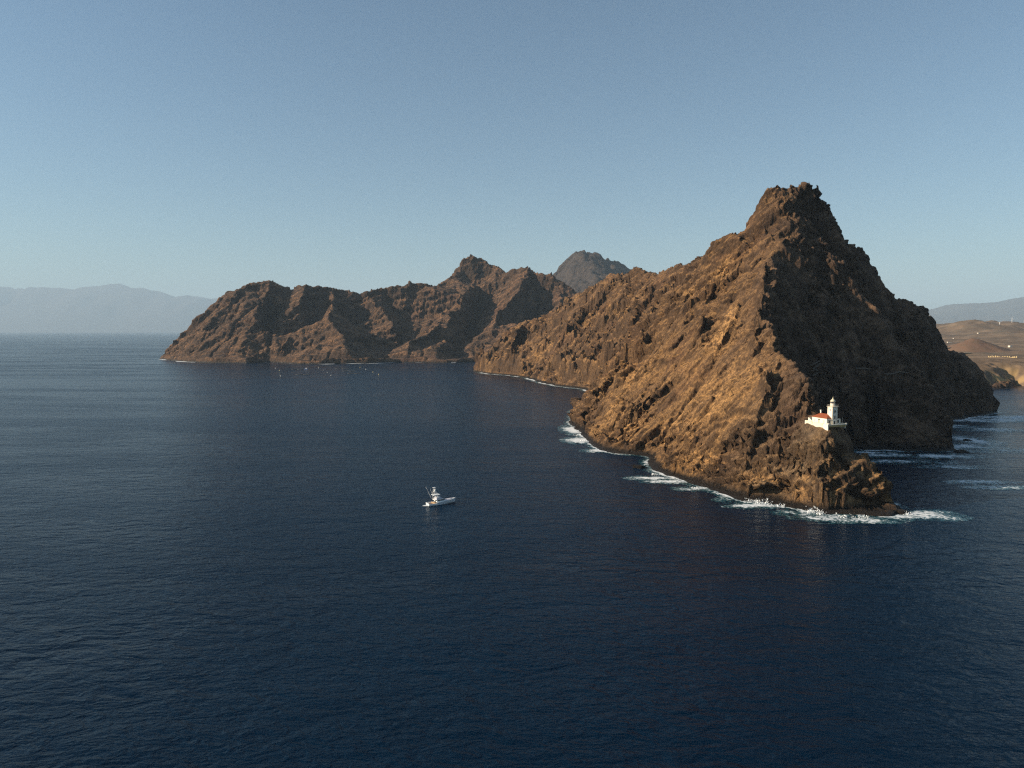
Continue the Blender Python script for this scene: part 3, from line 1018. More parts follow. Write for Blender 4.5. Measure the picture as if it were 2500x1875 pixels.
# ------------------------------------------------------------------ far headland across the bay
hs = [Wt(u, v) for u, v in ((393, 877), (434, 882), (507, 886), (603, 887), (655, 884), (732, 889), (780, 889), (900, 887), (974, 885), (1021, 885), (1091, 886), (1160, 884), (1230, 884))]
hs += [(120, 2380, 0), (420, 2400, 0), (700, 3000, 0), (500, 3900, 0), (-900, 3900, 0), (-1480, 3400, 0), (-1390, 2960, 0)]
h_sky = [P(*a) for a in ((400, 872, 2640), (415, 841, 2660), (450, 824, 2680), (455, 808, 2690), (474, 782, 2700), (497, 766, 2715), (507, 754, 2730), (542, 733, 2760), (556, 716, 2780),
                         (587, 707, 2800), (615, 695, 2820), (645, 688, 2850), (655, 693, 2850), (664, 687, 2860), (685, 698, 2860), (709, 706, 2870), (751, 695, 2890),
                         (775, 700, 2900), (798, 708, 2910), (812, 703, 2920), (843, 712, 2930), (859, 709, 2940), (883, 717, 2950), (903, 707, 2960), (950, 703, 2980), (986, 698, 3000),
                         (1000, 690, 3010), (1021, 694, 3030), (1044, 700, 3060), (1064, 702, 3100), (1090, 685, 3160), (1115, 668, 3220), (1124, 661, 3240), (1129, 635, 3250), (1150, 623, 3260), (1160, 630, 3260),
                         (1186, 635, 3260), (1195, 646, 3250), (1216, 655, 3230), (1235, 669, 3180), (1256, 657, 3120), (1289, 654, 3080), (1315, 668, 3060), (1326, 669, 3050),
                         (1333, 673, 3050), (1348, 668, 3040), (1357, 677, 3040), (1397, 706, 3000), (1440, 745, 2950))]
def pl(*a): return [P(*q) for q in a]
h_lines = [hs + [hs[0]], h_sky,
           pl((645, 690, 2850), (560, 735, 2720), (510, 790, 2600), (470, 840, 2520), (440, 872, 2440)),
           pl((664, 692, 2860), (640, 760, 2640), (600, 820, 2480), (560, 865, 2380)),
           pl((700, 715, 2850), (657, 785, 2720), (655, 850, 2520)),                     # gully
           pl((751, 698, 2890), (735, 747, 2700), (690, 785, 2600), (660, 815, 2480), (672, 868, 2340)),   # spur
           pl((775, 705, 2890), (770, 770, 2800), (752, 830, 2600)),                     # gully
           pl((812, 708, 2920), (815, 750, 2760), (794, 789, 2560), (770, 830, 2430), (735, 872, 2290)),   # triangular spur
           pl((794, 789, 2560), (825, 820, 2450), (850, 855, 2360)),
           pl((843, 716, 2930), (862, 780, 2830), (892, 840, 2600), (930, 868, 2430)),
           pl((903, 712, 2960), (920, 745, 2830), (950, 780, 2740), (965, 805, 2660)),   # lit shoulder
           pl((940, 715, 2975), (985, 790, 2870), (972, 850, 2600)),                     # gully
           pl((1064, 705, 3100), (1110, 700, 3060), (1143, 717, 3000), (1139, 753, 2870), (1085, 788, 2690), (1030, 825, 2540), (985, 866, 2400)),   # long lit spur
           pl((1085, 788, 2690), (1085, 835, 2520), (1070, 872, 2400)),
           pl((1160, 700, 3170), (1175, 760, 3060), (1150, 830, 2800), (1110, 868, 2520)),   # gully
           pl((1235, 672, 3180), (1200, 690, 3130), (1150, 700, 3080)),
           pl((1289, 660, 3080), (1268, 713, 2920), (1221, 765, 2760), (1210, 790, 2680)),
           pl((1300, 690, 3060), (1310, 760, 2960), (1270, 820, 2780)),
           pl((1348, 675, 3040), (1360, 740, 2900), (1330, 790, 2750)),
           [(-900, 3300, 60), (-500, 3400, 90), (0, 3500, 120), (300, 3300, 90)],
           [(-1700, 2000, -60)], [(700, 2000, -60)], [(900, 4200, -60)], [(-1700, 4200, -60)], [(-900, 2200, -40)], [(-300, 2200, -40)]]
C2 = 4.5
gx2, gy2 = np.arange(-1560, 620, C2), np.arange(2190, 3800, C2)
X2, Y2 = np.meshgrid(gx2, gy2)
H2 = tin(h_lines, X2 + 14 * fbm(X2, Y2, 200, 3, .5, 201), Y2 + 14 * fbm(X2, Y2, 200, 3, .5, 211))
T2 = tin(h_lines, X2, Y2)
H2 = blur(H2, 2)
a2 = sstep(4, 70, H2)
H2 = H2 + a2 * (10 * (ridged(X2, Y2, 210, 5, .5, 221) - .5) + 7 * fbm(X2, Y2, 80, 4, .5, 231))
H2 = erode(H2, C2, 12, .028)
wc2 = np.exp(-(seg_dist(X2, Y2, h_sky) / 20) ** 4)
H2 = H2 * (1 - wc2) + (T2 + 1 + 5 * ridged(X2, Y2, 36, 3, .6, 235)) * wc2
s2 = H2 - .25 * X2 + 10 * fbm(X2, Y2, 120, 3, .5, 241)
f = (s2 / 30) % 1.0
H2 = H2 + a2 * sstep(-.3, .3, fbm(X2, Y2, 150, 3, .5, 243)) * 12 * (np.where(f < .65, f / .65 * .25, .25 + (f - .65) / .35 * .75) - f)
H2 = H2 + a2 * (2.2 * (ridged(X2, Y2, 42, 4, .58, 251) - .5))
for i, (px, A, wd) in enumerate((([(664, 692), (640, 745), (628, 790), (640, 840)], 40, 60), ([(751, 702), (735, 745), (700, 770), (668, 800), (648, 840), (657, 876)], 48, 75),
                                ([(812, 708), (815, 745), (794, 789), (815, 808), (850, 850)], 48, 75), ([(905, 714), (915, 740), (950, 785), (967, 805)], 38, 60),
                                ([(1150, 702), (1140, 745), (1085, 785), (1030, 825), (985, 860)], 60, 85), ([(1289, 662), (1268, 713), (1225, 765), (1215, 785)], 50, 75), ([(1348, 676), (1330, 730), (1300, 775)], 36, 60),
                                ([(590, 712), (540, 760), (500, 800)], 22, 40), ([(560, 790), (520, 830), (480, 855)], 18, 36), ([(860, 760), (880, 780), (905, 795)], 26, 40), ([(720, 800), (700, 830), (690, 870)], 22, 36), ([(1080, 800), (1085, 840), (1075, 870)], 26, 44))):
    H2 = scarp(H2, X2, Y2, [hit(H2, gx2, gy2, u, v, 2200, 3700) for u, v in px], A * .8, wd, 800 + 4 * i)
sd2 = seg_dist(X2, Y2, hs, True)
sd2 = np.where(inside(X2, Y2, hs), sd2, -sd2) + 7 * fbm(X2, Y2, 80, 4, .55, 261)
prof2 = np.clip(sd2 * 2.2, -15, 14 + 10 * fbm(X2, Y2, 110, 2, .5, 271))
f2 = sstep(60, 10, sd2)
H2 = np.where(sd2 < 0, np.minimum(H2, sd2 * .8), np.maximum(H2, prof2) * f2 + H2 * (1 - f2))
n2 = grid_normals(X2, Y2, H2)
D2 = (1.4 * perlin3(X2 / 26, Y2 / 26, H2 / 20, 281) + 1.0 * perlin3(X2 / 11, Y2 / 11, H2 / 9, 282)) * sstep(4, 14, H2)
st2 = sstep(.85, .6, n2[..., 2])
for lam, a in ((38, 5.5), (16, 2.8)):
    v_, e_ = blocks(X2 / lam + .3 * perlin(X2 / lam, Y2 / lam, 283), Y2 / lam, (H2 - .25 * X2) / (lam * .6), 285 + lam)
    D2 = D2 + a * st2 * sstep(4, 20, H2) * (v_ * .8 - .8 * np.exp(-(e_ / .1) ** 2))
headland = grid_mesh('headland', X2 + n2[..., 0] * D2, Y2 + n2[..., 1] * D2, H2 + n2[..., 2] * D2, M['headland_rock'], keep=H2 > -4)
tag(headland, 'long dark brown headland with shaded gullies closing the far side of the bay', 'headland', kind='structure')
# surf line under the headland
o_ = np.linspace(0, 1, 5)
pts = [Vector(p) for p in hs[:13]]
bmv = MB()
prev = None
for i in range(len(pts) - 1):
    for t in np.linspace(0, 1, 14)[:-1]:
        p = pts[i].lerp(pts[i + 1], float(t))
        w = 10 * max(0, float(fbm(np.array([p.x]), np.array([p.y]), 150, 3, .6, 291)[0]) + .12)
        jy = 7 * float(fbm(np.array([p.x]), np.array([p.y]), 80, 4, .55, 261)[0])
        cur = (p.x, p.y + jy - 4 - 2.2 * w, p.y + jy + 8, w)
        if prev and prev[3] > .05 and cur[3] > .05:
            bmv.poly([(prev[0], prev[1], .15), (cur[0], cur[1], .15), (cur[0], cur[2], .5), (prev[0], prev[2], .5)], [(0, 1, 2, 3)])
        prev = cur
M['surf'] = plain('far_surf', (.72, .75, .76), .9, .1, .2, .05)
tag(bmv.build('surf_line', M['surf']), 'thin white surf line under the far headland', 'surf', kind='stuff')


# ------------------------------------------------------------------ ranges further off
def massif(name, x0, x1, y0, y1, c, lines, rough, mat, label, seed, K=.012, it=8):
    gx_, gy_ = np.arange(x0, x1, c), np.arange(y0, y1, c)
    XX, YY = np.meshgrid(gx_, gy_)
    hh = tin(lines, XX + 3 * c * fbm(XX, YY, c * 45, 3, .5, seed), YY + 3 * c * fbm(XX, YY, c * 45, 3, .5, seed + 10))
    hh = blur(hh, 2)
    aa = sstep(0, rough * 6, hh)
    hh = hh + aa * rough * (ridged(XX, YY, c * 40, 5, .52, seed + 20) - .6)
    hh = erode(hh, c, it, K)
    t0 = tin(lines, XX, YY)
    for k_, ln in enumerate(lines[:-1]):
        wq = np.exp(-(seg_dist(XX, YY, ln) / (c * (3.2 if k_ == 0 else 2.0))) ** 2) * (1 if k_ == 0 else .7)
        hh = hh * (1 - wq) + (t0 + rough * .1 * ridged(XX, YY, c * 6, 3, .6, seed + 40)) * wq
    hh = hh + aa * rough * (.5 * (ridged(XX, YY, c * 14, 4, .58, seed + 30) - .6) + .35 * fbm(XX, YY, c * 6, 3, .6, seed + 33))
    ob = grid_mesh(name, XX, YY, hh, mat, keep=hh > -5)
    return tag(ob, label, 'mountain', kind='structure')


rp = pl((1330, 720, 6150), (1359, 676, 6225), (1361, 662, 6240), (1383, 638, 6270), (1408, 616, 6300), (1427, 616, 6315), (1437, 623, 6330), (1462, 624, 6375), (1470, 624, 6390), (1475, 635, 6405),
        (1492, 639, 6435), (1511, 642, 6465), (1538, 661, 6525), (1580, 690, 6600), (1640, 730, 6675))
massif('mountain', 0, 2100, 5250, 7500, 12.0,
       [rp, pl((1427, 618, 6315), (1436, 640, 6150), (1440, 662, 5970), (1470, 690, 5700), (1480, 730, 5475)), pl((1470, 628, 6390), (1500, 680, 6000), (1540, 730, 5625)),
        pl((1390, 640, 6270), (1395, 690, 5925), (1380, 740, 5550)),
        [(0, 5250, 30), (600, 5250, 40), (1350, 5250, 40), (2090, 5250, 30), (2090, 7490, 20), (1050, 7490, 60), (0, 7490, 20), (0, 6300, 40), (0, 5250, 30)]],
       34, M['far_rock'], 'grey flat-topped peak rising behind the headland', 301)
isl = pl((-700, 775, 55000), (-420, 735, 55000), (-200, 700, 55000), (-60, 694, 55000), (0, 698, 55000), (23, 701, 55000), (32, 709, 55150), (56, 709, 55150), (77, 701, 55000), (106, 704, 55000), (120, 702, 55000), (136, 705, 55000),
         (203, 703, 55000), (237, 699, 55000), (262, 700, 55000), (280, 696, 55000), (298, 700, 55000), (328, 708, 55000), (353, 712, 55000), (371, 718, 55000), (395, 718, 55000),
         (418, 723, 55000), (445, 725, 55000), (500, 737, 55000), (560, 752, 55000), (650, 775, 55000), (760, 803, 55000))
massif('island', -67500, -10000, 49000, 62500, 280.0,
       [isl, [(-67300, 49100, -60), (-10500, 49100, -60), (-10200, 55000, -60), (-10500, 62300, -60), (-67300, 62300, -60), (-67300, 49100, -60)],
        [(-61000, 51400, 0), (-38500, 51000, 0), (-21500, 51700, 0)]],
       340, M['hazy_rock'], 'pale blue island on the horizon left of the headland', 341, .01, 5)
dm = pl((2150, 800, 30429), (2230, 790, 30429), (2281, 780, 30429), (2320, 774, 30429), (2335, 779, 30429), (2350, 771, 30429), (2364, 770, 30429), (2383, 772, 30429), (2408, 765, 30766), (2431, 756, 31105), (2451, 746, 31444),
        (2480, 732, 31444), (2500, 727, 31444), (2560, 716, 31444), (2640, 722, 31444), (2760, 740, 31444), (2900, 775, 31444))
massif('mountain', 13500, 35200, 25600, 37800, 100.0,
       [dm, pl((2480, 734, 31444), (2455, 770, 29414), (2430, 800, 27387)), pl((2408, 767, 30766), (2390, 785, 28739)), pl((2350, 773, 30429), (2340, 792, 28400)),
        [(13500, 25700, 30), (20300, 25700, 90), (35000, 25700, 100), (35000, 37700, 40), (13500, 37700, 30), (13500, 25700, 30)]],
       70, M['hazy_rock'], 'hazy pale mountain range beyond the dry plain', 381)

# ------------------------------------------------------------------ dry plain on the right
CONE = P(2379, 823, 2500)
HILLS = [(P(2364, 797, 4500), 190, 62), (P(2310, 800, 5200), 330, 60), (P(2440, 803, 4300), 420, 38), (P(2510, 792, 5000), 420, 75), (P(2478, 812, 3800), 380, 26)]


def plain_h(x, y):
    z = 24 + (y - 2000) * .0165
    z = z + 24 * np.exp(-((y - 1500) / 170) ** 2)
    z = z + 7 * fbm(x, y, 420, 6, .55, 401) + 3.5 * ridged(x, y, 130, 5, .55, 411)
    for c, r, a in HILLS:
        z = z + a * np.exp(-(((x - c[0]) / r) ** 2 + ((y - c[1]) / (r * 1.2)) ** 2)) * (1 + .25 * fbm(x, y, 150, 3, .5, 421))
    d = np.hypot((x - CONE[0]) / 1.25, y - CONE[1])
    z = np.maximum(z, 83.5 - np.sqrt((d * .52) ** 2 + 18) + 2.5 * fbm(x, y, 70, 4, .55, 431) + 1.2 * ridged(x, y, 22, 3, .5, 433))
    return z


coast = [(560, 1010, 0), (720, 1130, 0), (840, 1275, 0), Wt(2478, 941), Wt(2500, 943), Wt(2540, 946), (1250, 1290, 0), (1600, 1330, 0), (2200, 1250, 0), (3200, 1200, 0), (4600, 1000, 0), (5200, 2500, 0), (9500, 4500, 0), (9500, 9000, 0),
         (3600, 9000, 0), (2800, 6500, 0), (1500, 5000, 0), (900, 3500, 0), (500, 2400, 0), (300, 1800, 0), (520, 1300, 0)]
pxs = graded([(480, 850, 8), (850, 1150, 3.0), (1150, 2400, 9), (2400, 4600, 22), (4600, 9600, 90)])
pys = graded([(980, 1320, 6), (1320, 1560, 3.0), (1560, 2700, 9), (2700, 5600, 20), (5600, 9200, 80)])
PX, PY = np.meshgrid(pxs, pys)
PZ = plain_h(PX, PY)
psd = seg_dist(PX, PY, coast, True)
psd = np.where(inside(PX, PY, coast), psd, -psd) + 9 * ridged(PX, PY, 48, 3, .5, 441) - 5
cut = np.clip(psd * 1.25, -20, 12) + np.clip((psd - 12) * .9, 0, 60)
PZ = np.where(psd < 60, np.minimum(PZ, cut), PZ)
n3 = grid_normals(PX, PY, PZ)
D3 = 1.6 * perlin3(PX / 11, PY / 11, PZ / 8, 451) * sstep(80, 50, psd) * sstep(1, 6, PZ)
ochre = sstep(70, 20, psd) * sstep(-.2, .3, fbm(PX, PY, 40, 3, .5, 461)) * sstep(45, 15, PZ)
red = np.exp(-(np.hypot((PX - CONE[0]) / 1.2, PY - CONE[1]) / 150) ** 4)
ground = grid_mesh('ground', PX + n3[..., 0] * D3, PY + n3[..., 1] * D3, PZ + n3[..., 2] * D3, M['plain'], keep=PZ > -3, attrs={'ochre': ochre, 'red': red})
tag(ground, 'dry brown coastal plain with a low cone hill behind the mountain', 'plain', kind='structure')


def on_plain(u, v, Y0=1450, Y1=9000):
    dx, dy, dz = ray(u, v)
    for Yd in np.arange(Y0, Y1, 6.0):
        t = Yd / dy
        x, z = dx * t, CAM_Z + dz * t
        zz = float(plain_h(np.array([x]), np.array([Yd]))[0])
        if z <= zz: return (x, float(Yd), zz)
    t = Y1 / dy
    return (dx * t, Y1, float(plain_h(np.array([dx * t]), np.array([Y1]))[0]))


# ------------------------------------------------------------------ haze
hz = MB().box(-82000, 82000, -82000, 82000, -70, 4300).build('haze', M['dark'])
hm, hn, hl = new_mat('haze_air')
pv = hn.new('ShaderNodeVolumePrincipled')
pv.inputs['Color'].default_value = (.58, .765, .93, 1)
pv.inputs['Density'].default_value = HAZE_DENSITY
pv.inputs['Anisotropy'].default_value = 0.0
ho = hn.new('ShaderNodeOutputMaterial')
hl.new(pv.outputs[0], ho.inputs['Volume'])
hz.data.materials.clear()
hz.data.materials.append(hm)
tag(hz, 'thin pale haze over the sea and the far land', 'haze', kind='stuff')

#OBJECTS#

# ------------------------------------------------------------------ lighthouse station
ST = Vector((192.0, 430.0, TZ))
RZ = R(-69.3)


def at_station(lx, ly, lz=0.0):
    c, s_n = math.cos(RZ), math.sin(RZ)
    return (ST.x + lx * c - ly * s_n, ST.y + lx * s_n + ly * c, ST.z + lz)


terrace = tag(empty('terrace', at_station(0, 0), RZ), 'white walled terrace platform carrying the lighthouse and its red roofed house', 'terrace')
MB().box(-15.5, 3, -1.5, 11.9, -.5, 0).build('floor', M['concrete'], terrace)
for (x0, x1, y0, y1, zb, zt) in ((-15.6, -12.0, -1.9, -1.5, -3.8, 1.1), (-12.0, -8.2, -1.92, -1.5, -3.3, .75), (-8.2, -.6, -2.1, -1.5, -2.9, .8)):
    MB().box(x0, x1, y0, y1, zb, zt).build('retaining_wall', M['terrace_wall'], terrace, bevel=.03)
MB().box(-8.1, -.5, -2.5, -2.1, -5.2, -2.5).build('footing', M['footing'], terrace, bevel=.05)
MB().box(-.6, 3.3, -2.3, -1.5, -6.6, .55).build('buttress', M['white_wall'], terrace, bevel=.04)
MB().box(3.0, 3.4, -1.5, 12.0, -1.2, 0).build('retaining_wall', M['footing'], terrace, bevel=.03)
MB().box(2.9, 3.5, -1.6, 12.1, .0, .42).build('parapet', M['white_wall'], terrace, bevel=.03)
MB().box(2.75, 3.65, 11.6, 12.5, -.3, .9).build('corner_post', M['white_wall'], terrace, bevel=.04)
MB().box(2.75, 3.65, -2.35, -1.45, .55, 1.25).build('corner_post', M['white_wall'], terrace, bevel=.04)
MB().box(-15.6, 2.85, 11.9, 12.3, -2.5, .6).build('parapet', M['white_wall'], terrace, bevel=.03)
MB().box(-16.0, -15.6, -1.9, 12.3, -3.0, .9).build('retaining_wall', M['white_wall'], terrace, bevel=.03)

house = tag(empty('keeper_house', at_station(0, 0), RZ), 'white keeper house with red hipped roof beside the lighthouse tower', 'house')
MB().box(-11.9, 0, 0, 7, 0, 3.7).build('wall', M['white_wall'], house)
ov = .3
MB().poly([(-11.9 - ov, -ov, 3.6), (ov, -ov, 3.6), (ov, 7 + ov, 3.6), (-11.9 - ov, 7 + ov, 3.6), (-9.0, 3.5, 6.1), (-2.9, 3.5, 6.1),
           (-11.9 - ov, -ov, 3.78), (ov, -ov, 3.78), (ov, 7 + ov, 3.78), (-11.9 - ov, 7 + ov, 3.78)],
          [(3, 2, 1, 0), (0, 1, 7, 6), (1, 2, 8, 7), (2, 3, 9, 8), (3, 0, 6, 9), (6, 7, 5, 4), (7, 8, 5), (8, 9, 4, 5), (9, 6, 4)]).build('roof', M['roof'], house)
ch = MB().box(-9.6, -8.9, 3.9, 4.6, 4.8, 7.6).build('chimney', M['white_wall'], house)
MB().box(-9.75, -8.75, 3.75, 4.75, 7.6, 7.95).build('chimney_cap', M['white_wall'], ch, bevel=.05)
d = MB().box(-6.7, -5.8, -.06, .1, 0, 2.3).build('door', M['stone_trim'], house)
MB().box(-6.95, -5.55, -.14, 0, 2.3, 2.75).build('lintel', M['dark'], d)
MB().box(-6.72, -6.62, -.12, -.06, 0, 2.3).build('door_gap', M['dark'], d)
w = MB().box(-3.0, -1.9, -.05, .1, .9, 2.5).build('shutter', M['dome'], house)
w = MB().box(-10.3, -9.4, -.05, .1, 1.0, 2.4).build('shutter', M['dome'], house)
f = MB().box(-.1, .06, 1.3, 2.4, .9, 2.5).build('window', M['dark'], house)
for (y0, y1, z0, z1) in ((1.1, 1.3, .8, 2.7), (2.4, 2.6, .8, 2.7), (1.3, 2.4, 2.5, 2.7), (1.3, 2.4, .75, .9)):
    MB().box(0, .12, y0, y1, z0, z1).build('frame', M['stone_trim'], f)
# stepped side wall with a dark doorway at the left gable
MB().poly([(-14.9, -.35, 0), (-12.0, -.35, 0), (-12.0, -.35, 1.2), (-14.9, -.35, 2.9), (-14.9, .1, 0), (-12.0, .1, 0), (-12.0, .1, 1.2), (-14.9, .1, 2.9)],
          [(0, 1, 2, 3), (7, 6, 5, 4), (0, 4, 5, 1), (1, 5, 6, 2), (2, 6, 7, 3), (3, 7, 4, 0)]).build('side_wall', M['white_wall'], house)
MB().box(-14.9, -14.5, .1, 5.0, 0, 2.9).build('side_wall', M['white_wall'], house)

lh = tag(empty('lighthouse', at_station(0, 0), RZ), 'square white lighthouse tower with a domed lantern on the rocky point', 'lighthouse')
TX, TY = -.9, 5.15
hw, TH = 1.85, 10.5
MB().box(TX - hw, TX + hw, TY - hw, TY + hw, 0, TH).build('tower', M['white_wall'], lh)
for sx_ in (-1, 1):
    for sy_ in (-1, 1):
        cx_, cy_ = TX + sx_ * hw, TY + sy_ * hw
        MB().box(cx_ - .2, cx_ + .2, cy_ - .2, cy_ + .2, .05, TH - .05).build('corner_stone', M['stone_trim'] if (sx_ > 0) else M['white_wall'], lh)


def side_window(zc, w_, h_, arch=True):
    fr = MB().box(TX + hw - .1, TX + hw + .1, TY - w_ / 2 - .18, TY + w_ / 2 + .18, zc - h_ / 2 - .15, zc + h_ / 2 + .3).build('window', M['stone_trim'], lh)
    m_ = MB()
    pts_ = [(TY - w_ / 2, zc - h_ / 2), (TY + w_ / 2, zc - h_ / 2), (TY + w_ / 2, zc + h_ / 2 - .2)] + \
           [(TY + w_ / 2 * math.cos(a), zc + h_ / 2 - .2 + .3 * math.sin(a)) for a in (.6, 1.2, 1.57, 1.94, 2.54)] + [(TY - w_ / 2, zc + h_ / 2 - .2)]
    n_ = len(pts_)
    m_.poly([(TX + hw + .04, p[0], p[1]) for p in pts_] + [(TX + hw + .13, p[0], p[1]) for p in pts_],
            [tuple(range(n_))[::-1], tuple(range(n_, 2 * n_))] + [(i, (i + 1) % n_, n_ + (i + 1) % n_, n_ + i) for i in range(n_)])
    m_.build('pane', M['dark'], fr)


side_window(7.9, .75, 1.7)
side_window(4.3, .75, 1.7)
MB().box(TX + hw - .1, TX + hw + .08, TY - .5, TY + .5, 0, 2.2).build('door', M['dark'], lh)
f = MB().box(TX - .35, TX + .35, TY - hw - .08, TY - hw + .1, 8.1, 9.5).build('window', M['stone_trim'], lh)
MB().box(TX - .2, TX + .2, TY - hw - .11, TY - hw + .05, 8.25, 9.35).build('pane', M['dark'], f)
MB().box(TX - hw - .12, TX + hw + .12, TY - hw - .12, TY + hw + .12, TH, TH + .22).build('cornice', M['stone_trim'], lh)
MB().box(TX - 2.4, TX + 2.4, TY - 2.4, TY + 2.4, TH + .22, TH + .5).build('gallery', M['stone_trim'], lh, bevel=.04)
rl = MB()
for k in range(-3, 4):
    for sgn in (-1, 1):
        for ax in (0, 1):
            a_, b_ = (2.25 * k / 3, 2.25 * sgn)
            px_, py_ = (a_, b_) if ax else (b_, a_)
            rl.tube((TX + px_, TY + py_, TH + .5), (TX + px_, TY + py_, TH + 1.5), .025, n=5)
for zz in (1.0, 1.5):
    c4 = [(TX + a * 2.25, TY + b * 2.25, TH + zz) for a, b in ((-1, -1), (1, -1), (1, 1), (-1, 1))]
    for i in range(4): rl.tube(c4[i], c4[(i + 1) % 4], .025, n=5)
rl.build('railing', M['iron'], lh)
lan = MB().lathe([(1.5, 0), (1.5, .15), (1.4, .2), (1.4, 1.6), (1.5, 1.65), (1.5, 1.8)], (TX, TY, TH + .5), 20).build('lantern', M['white_wall'], lh, smooth=False)
MB().lathe([(1.25, 1.8), (1.25, 2.95)], (TX, TY, TH + .5), 16).build('glazing', M['glass'], lan)
gb = MB()
for k in range(10):
    a = 2 * math.pi * k / 10
    gb.tube((TX + 1.3 * math.cos(a), TY + 1.3 * math.sin(a), TH + 2.3), (TX + 1.3 * math.cos(a), TY + 1.3 * math.sin(a), TH + 3.45), .045, n=5)
gb.build('glazing_bar', M['iron'], lan)
MB().lathe([(1.5, 2.95), (1.52, 3.05), (1.42, 3.2), (1.3, 3.55), (1.05, 3.9), (.7, 4.2), (.35, 4.38), (.2, 4.45)], (TX, TY, TH + .5), 20).build('dome', M['dome'], lan, smooth=True)
MB().lathe([(.2, 4.4), (.36, 4.6), (.42, 4.8), (.3, 5.0), (.12, 5.12), (.1, 5.3), (.2, 5.42), (.2, 5.55), (.06, 5.7), (.03, 6.1)], (TX, TY, TH + .5), 12).build('finial', M['dome'], lan, smooth=True)

annex = tag(empty('annex', at_station(0, 0), RZ), 'low white lean-to with a dark window on the far side of the tower', 'outbuilding')
MB().poly([(-5, 7.02, 0), (.2, 7.02, 0), (.2, 10.6, 0), (-5, 10.6, 0), (-5, 7.02, 3.9), (.2, 7.02, 3.9), (.2, 10.6, 3.0), (-5, 10.6, 3.0)],
          [(3, 2, 1, 0), (4, 5, 6, 7), (0, 1, 5, 4), (1, 2, 6, 5), (2, 3, 7, 6), (3, 0, 4, 7)]).build('wall', M['white_wall'], annex)
MB().poly([(-5.2, 7.02, 3.93), (.4, 7.02, 3.93), (.4, 10.85, 2.97), (-5.2, 10.85, 2.97), (-5.2, 7.02, 4.05), (.4, 7.02, 4.05), (.4, 10.85, 3.1), (-5.2, 10.85, 3.1)],
          [(3, 2, 1, 0), (4, 5, 6, 7), (0, 1, 5, 4), (1, 2, 6, 5), (2, 3, 7, 6), (3, 0, 4, 7)]).build('roof', M['stone_trim'], annex)
f = MB().box(.1, .26, 8.2, 9.3, .9, 2.4).build('window', M['dark'], annex)
MB().box(.1, .3, 8.0, 9.5, .7, .9).build('sill', M['stone_trim'], f)
pole = MB().tube(at_station(1.2, 11.2, 0), at_station(1.2, 11.2, 4.4), .07, .05, 8).lathe([(.14, 0), (.14, .3)], at_station(1.2, 11.2, 0), 8).build('pole', M['iron'])
tag(pole, 'thin pale pole standing on the terrace right of the annex', 'pole')


# ------------------------------------------------------------------ paths on the shaded cliff
def on_mountain(u, v, Y0=455, Y1=1250):
    dx, dy, dz = ray(u, v)
    Yd = np.arange(Y0, Y1, .5)
    t = Yd / dy
    x, z = dx * t, CAM_Z + dz * t
    i = np.clip(np.searchsorted(xs, x), 0, len(xs) - 1)
    j = np.clip(np.searchsorted(ys, Yd), 0, len(ys) - 1)
    k_ = np.nonzero(h[j, i] >= z)[0]
    if not len(k_): return None
    k_ = k_[0]
    return Vector((x[k_], Yd[k_], z[k_]))


def footpath(px, wd, label, col=None):
    ps = [on_mountain(u, v) for u, v in px]
    ps = [p for p in ps if p]
    dense = []
    for a, b in zip(ps[:-1], ps[1:]):
        if (a - b).length > 60: continue
        for t in np.linspace(0, 1, 7)[:-1]: dense.append(a.lerp(b, float(t)))
    dense.append(ps[-1])
    m_ = MB()
    for a, b in zip(dense[:-1], dense[1:]):
        o1 = Vector((0, -wd * .5, .5)); o2 = Vector((0, wd * 1.0, .6)); dn = Vector((0, -wd * .6, -.5))
        m_.poly([a + o1, b + o1, b + o2, a + o2, a + dn, b + dn], [(0, 1, 2, 3), (4, 5, 1, 0)])
    return tag(m_.build('footpath', col or M['path']), label, 'path', kind='structure')


footpath([(2090, 899), (2112, 899), (2135, 903), (2150, 910), (2165, 913), (2182, 912), (2197, 907), (2215, 910)], 1.3, 'faint footpath sagging across the middle of the dark cliff')
footpath([(1978, 892), (1988, 888), (2001, 881), (2002, 888), (1990, 897), (1984, 900), (1997, 904), (1996, 911), (1984, 917)], 1.0, 'zigzag path climbing the shaded slope behind the lighthouse')
footpath([(2250, 898), (2256, 908), (2262, 914), (2262, 921)], 1.1, 'short pale path near the right edge of the dark cliff')

# pinnacle on the skyline and rocks awash


def rock(name, loc, sx_, sy_, sz_, seed, mat, label, cat='rock', tall=False):
    m_ = bmesh.new()
    bmesh.ops.create_icosphere(m_, subdivisions=4, radius=1)
    co = np.array([v.co[:] for v in m_.verts])
    d_ = 1 + .38 * perlin3(co[:, 0] * 1.3, co[:, 1] * 1.3, co[:, 2] * 1.3, seed) + .22 * perlin3(co[:, 0] * 3.1, co[:, 1] * 3.1, co[:, 2] * 3.1, seed + 1) + .1 * perlin3(co[:, 0] * 7, co[:, 1] * 7, co[:, 2] * 7, seed + 2)
    for v, k_ in zip(m_.verts, d_):
        z_ = v.co.z
        v.co = Vector((v.co.x * sx_, v.co.y * sy_, v.co.z * sz_)) * float(k_)
        if tall: v.co.x *= 1 - .45 * max(0, z_); v.co.y *= 1 - .45 * max(0, z_)
    me = bpy.data.meshes.new(name)
    m_.to_mesh(me)
    m_.free()
    me.materials.append(mat)
    ob = bpy.data.objects.new(name, me)
    COL.objects.link(ob)
    ob.location = loc
    return tag(ob, label, cat)


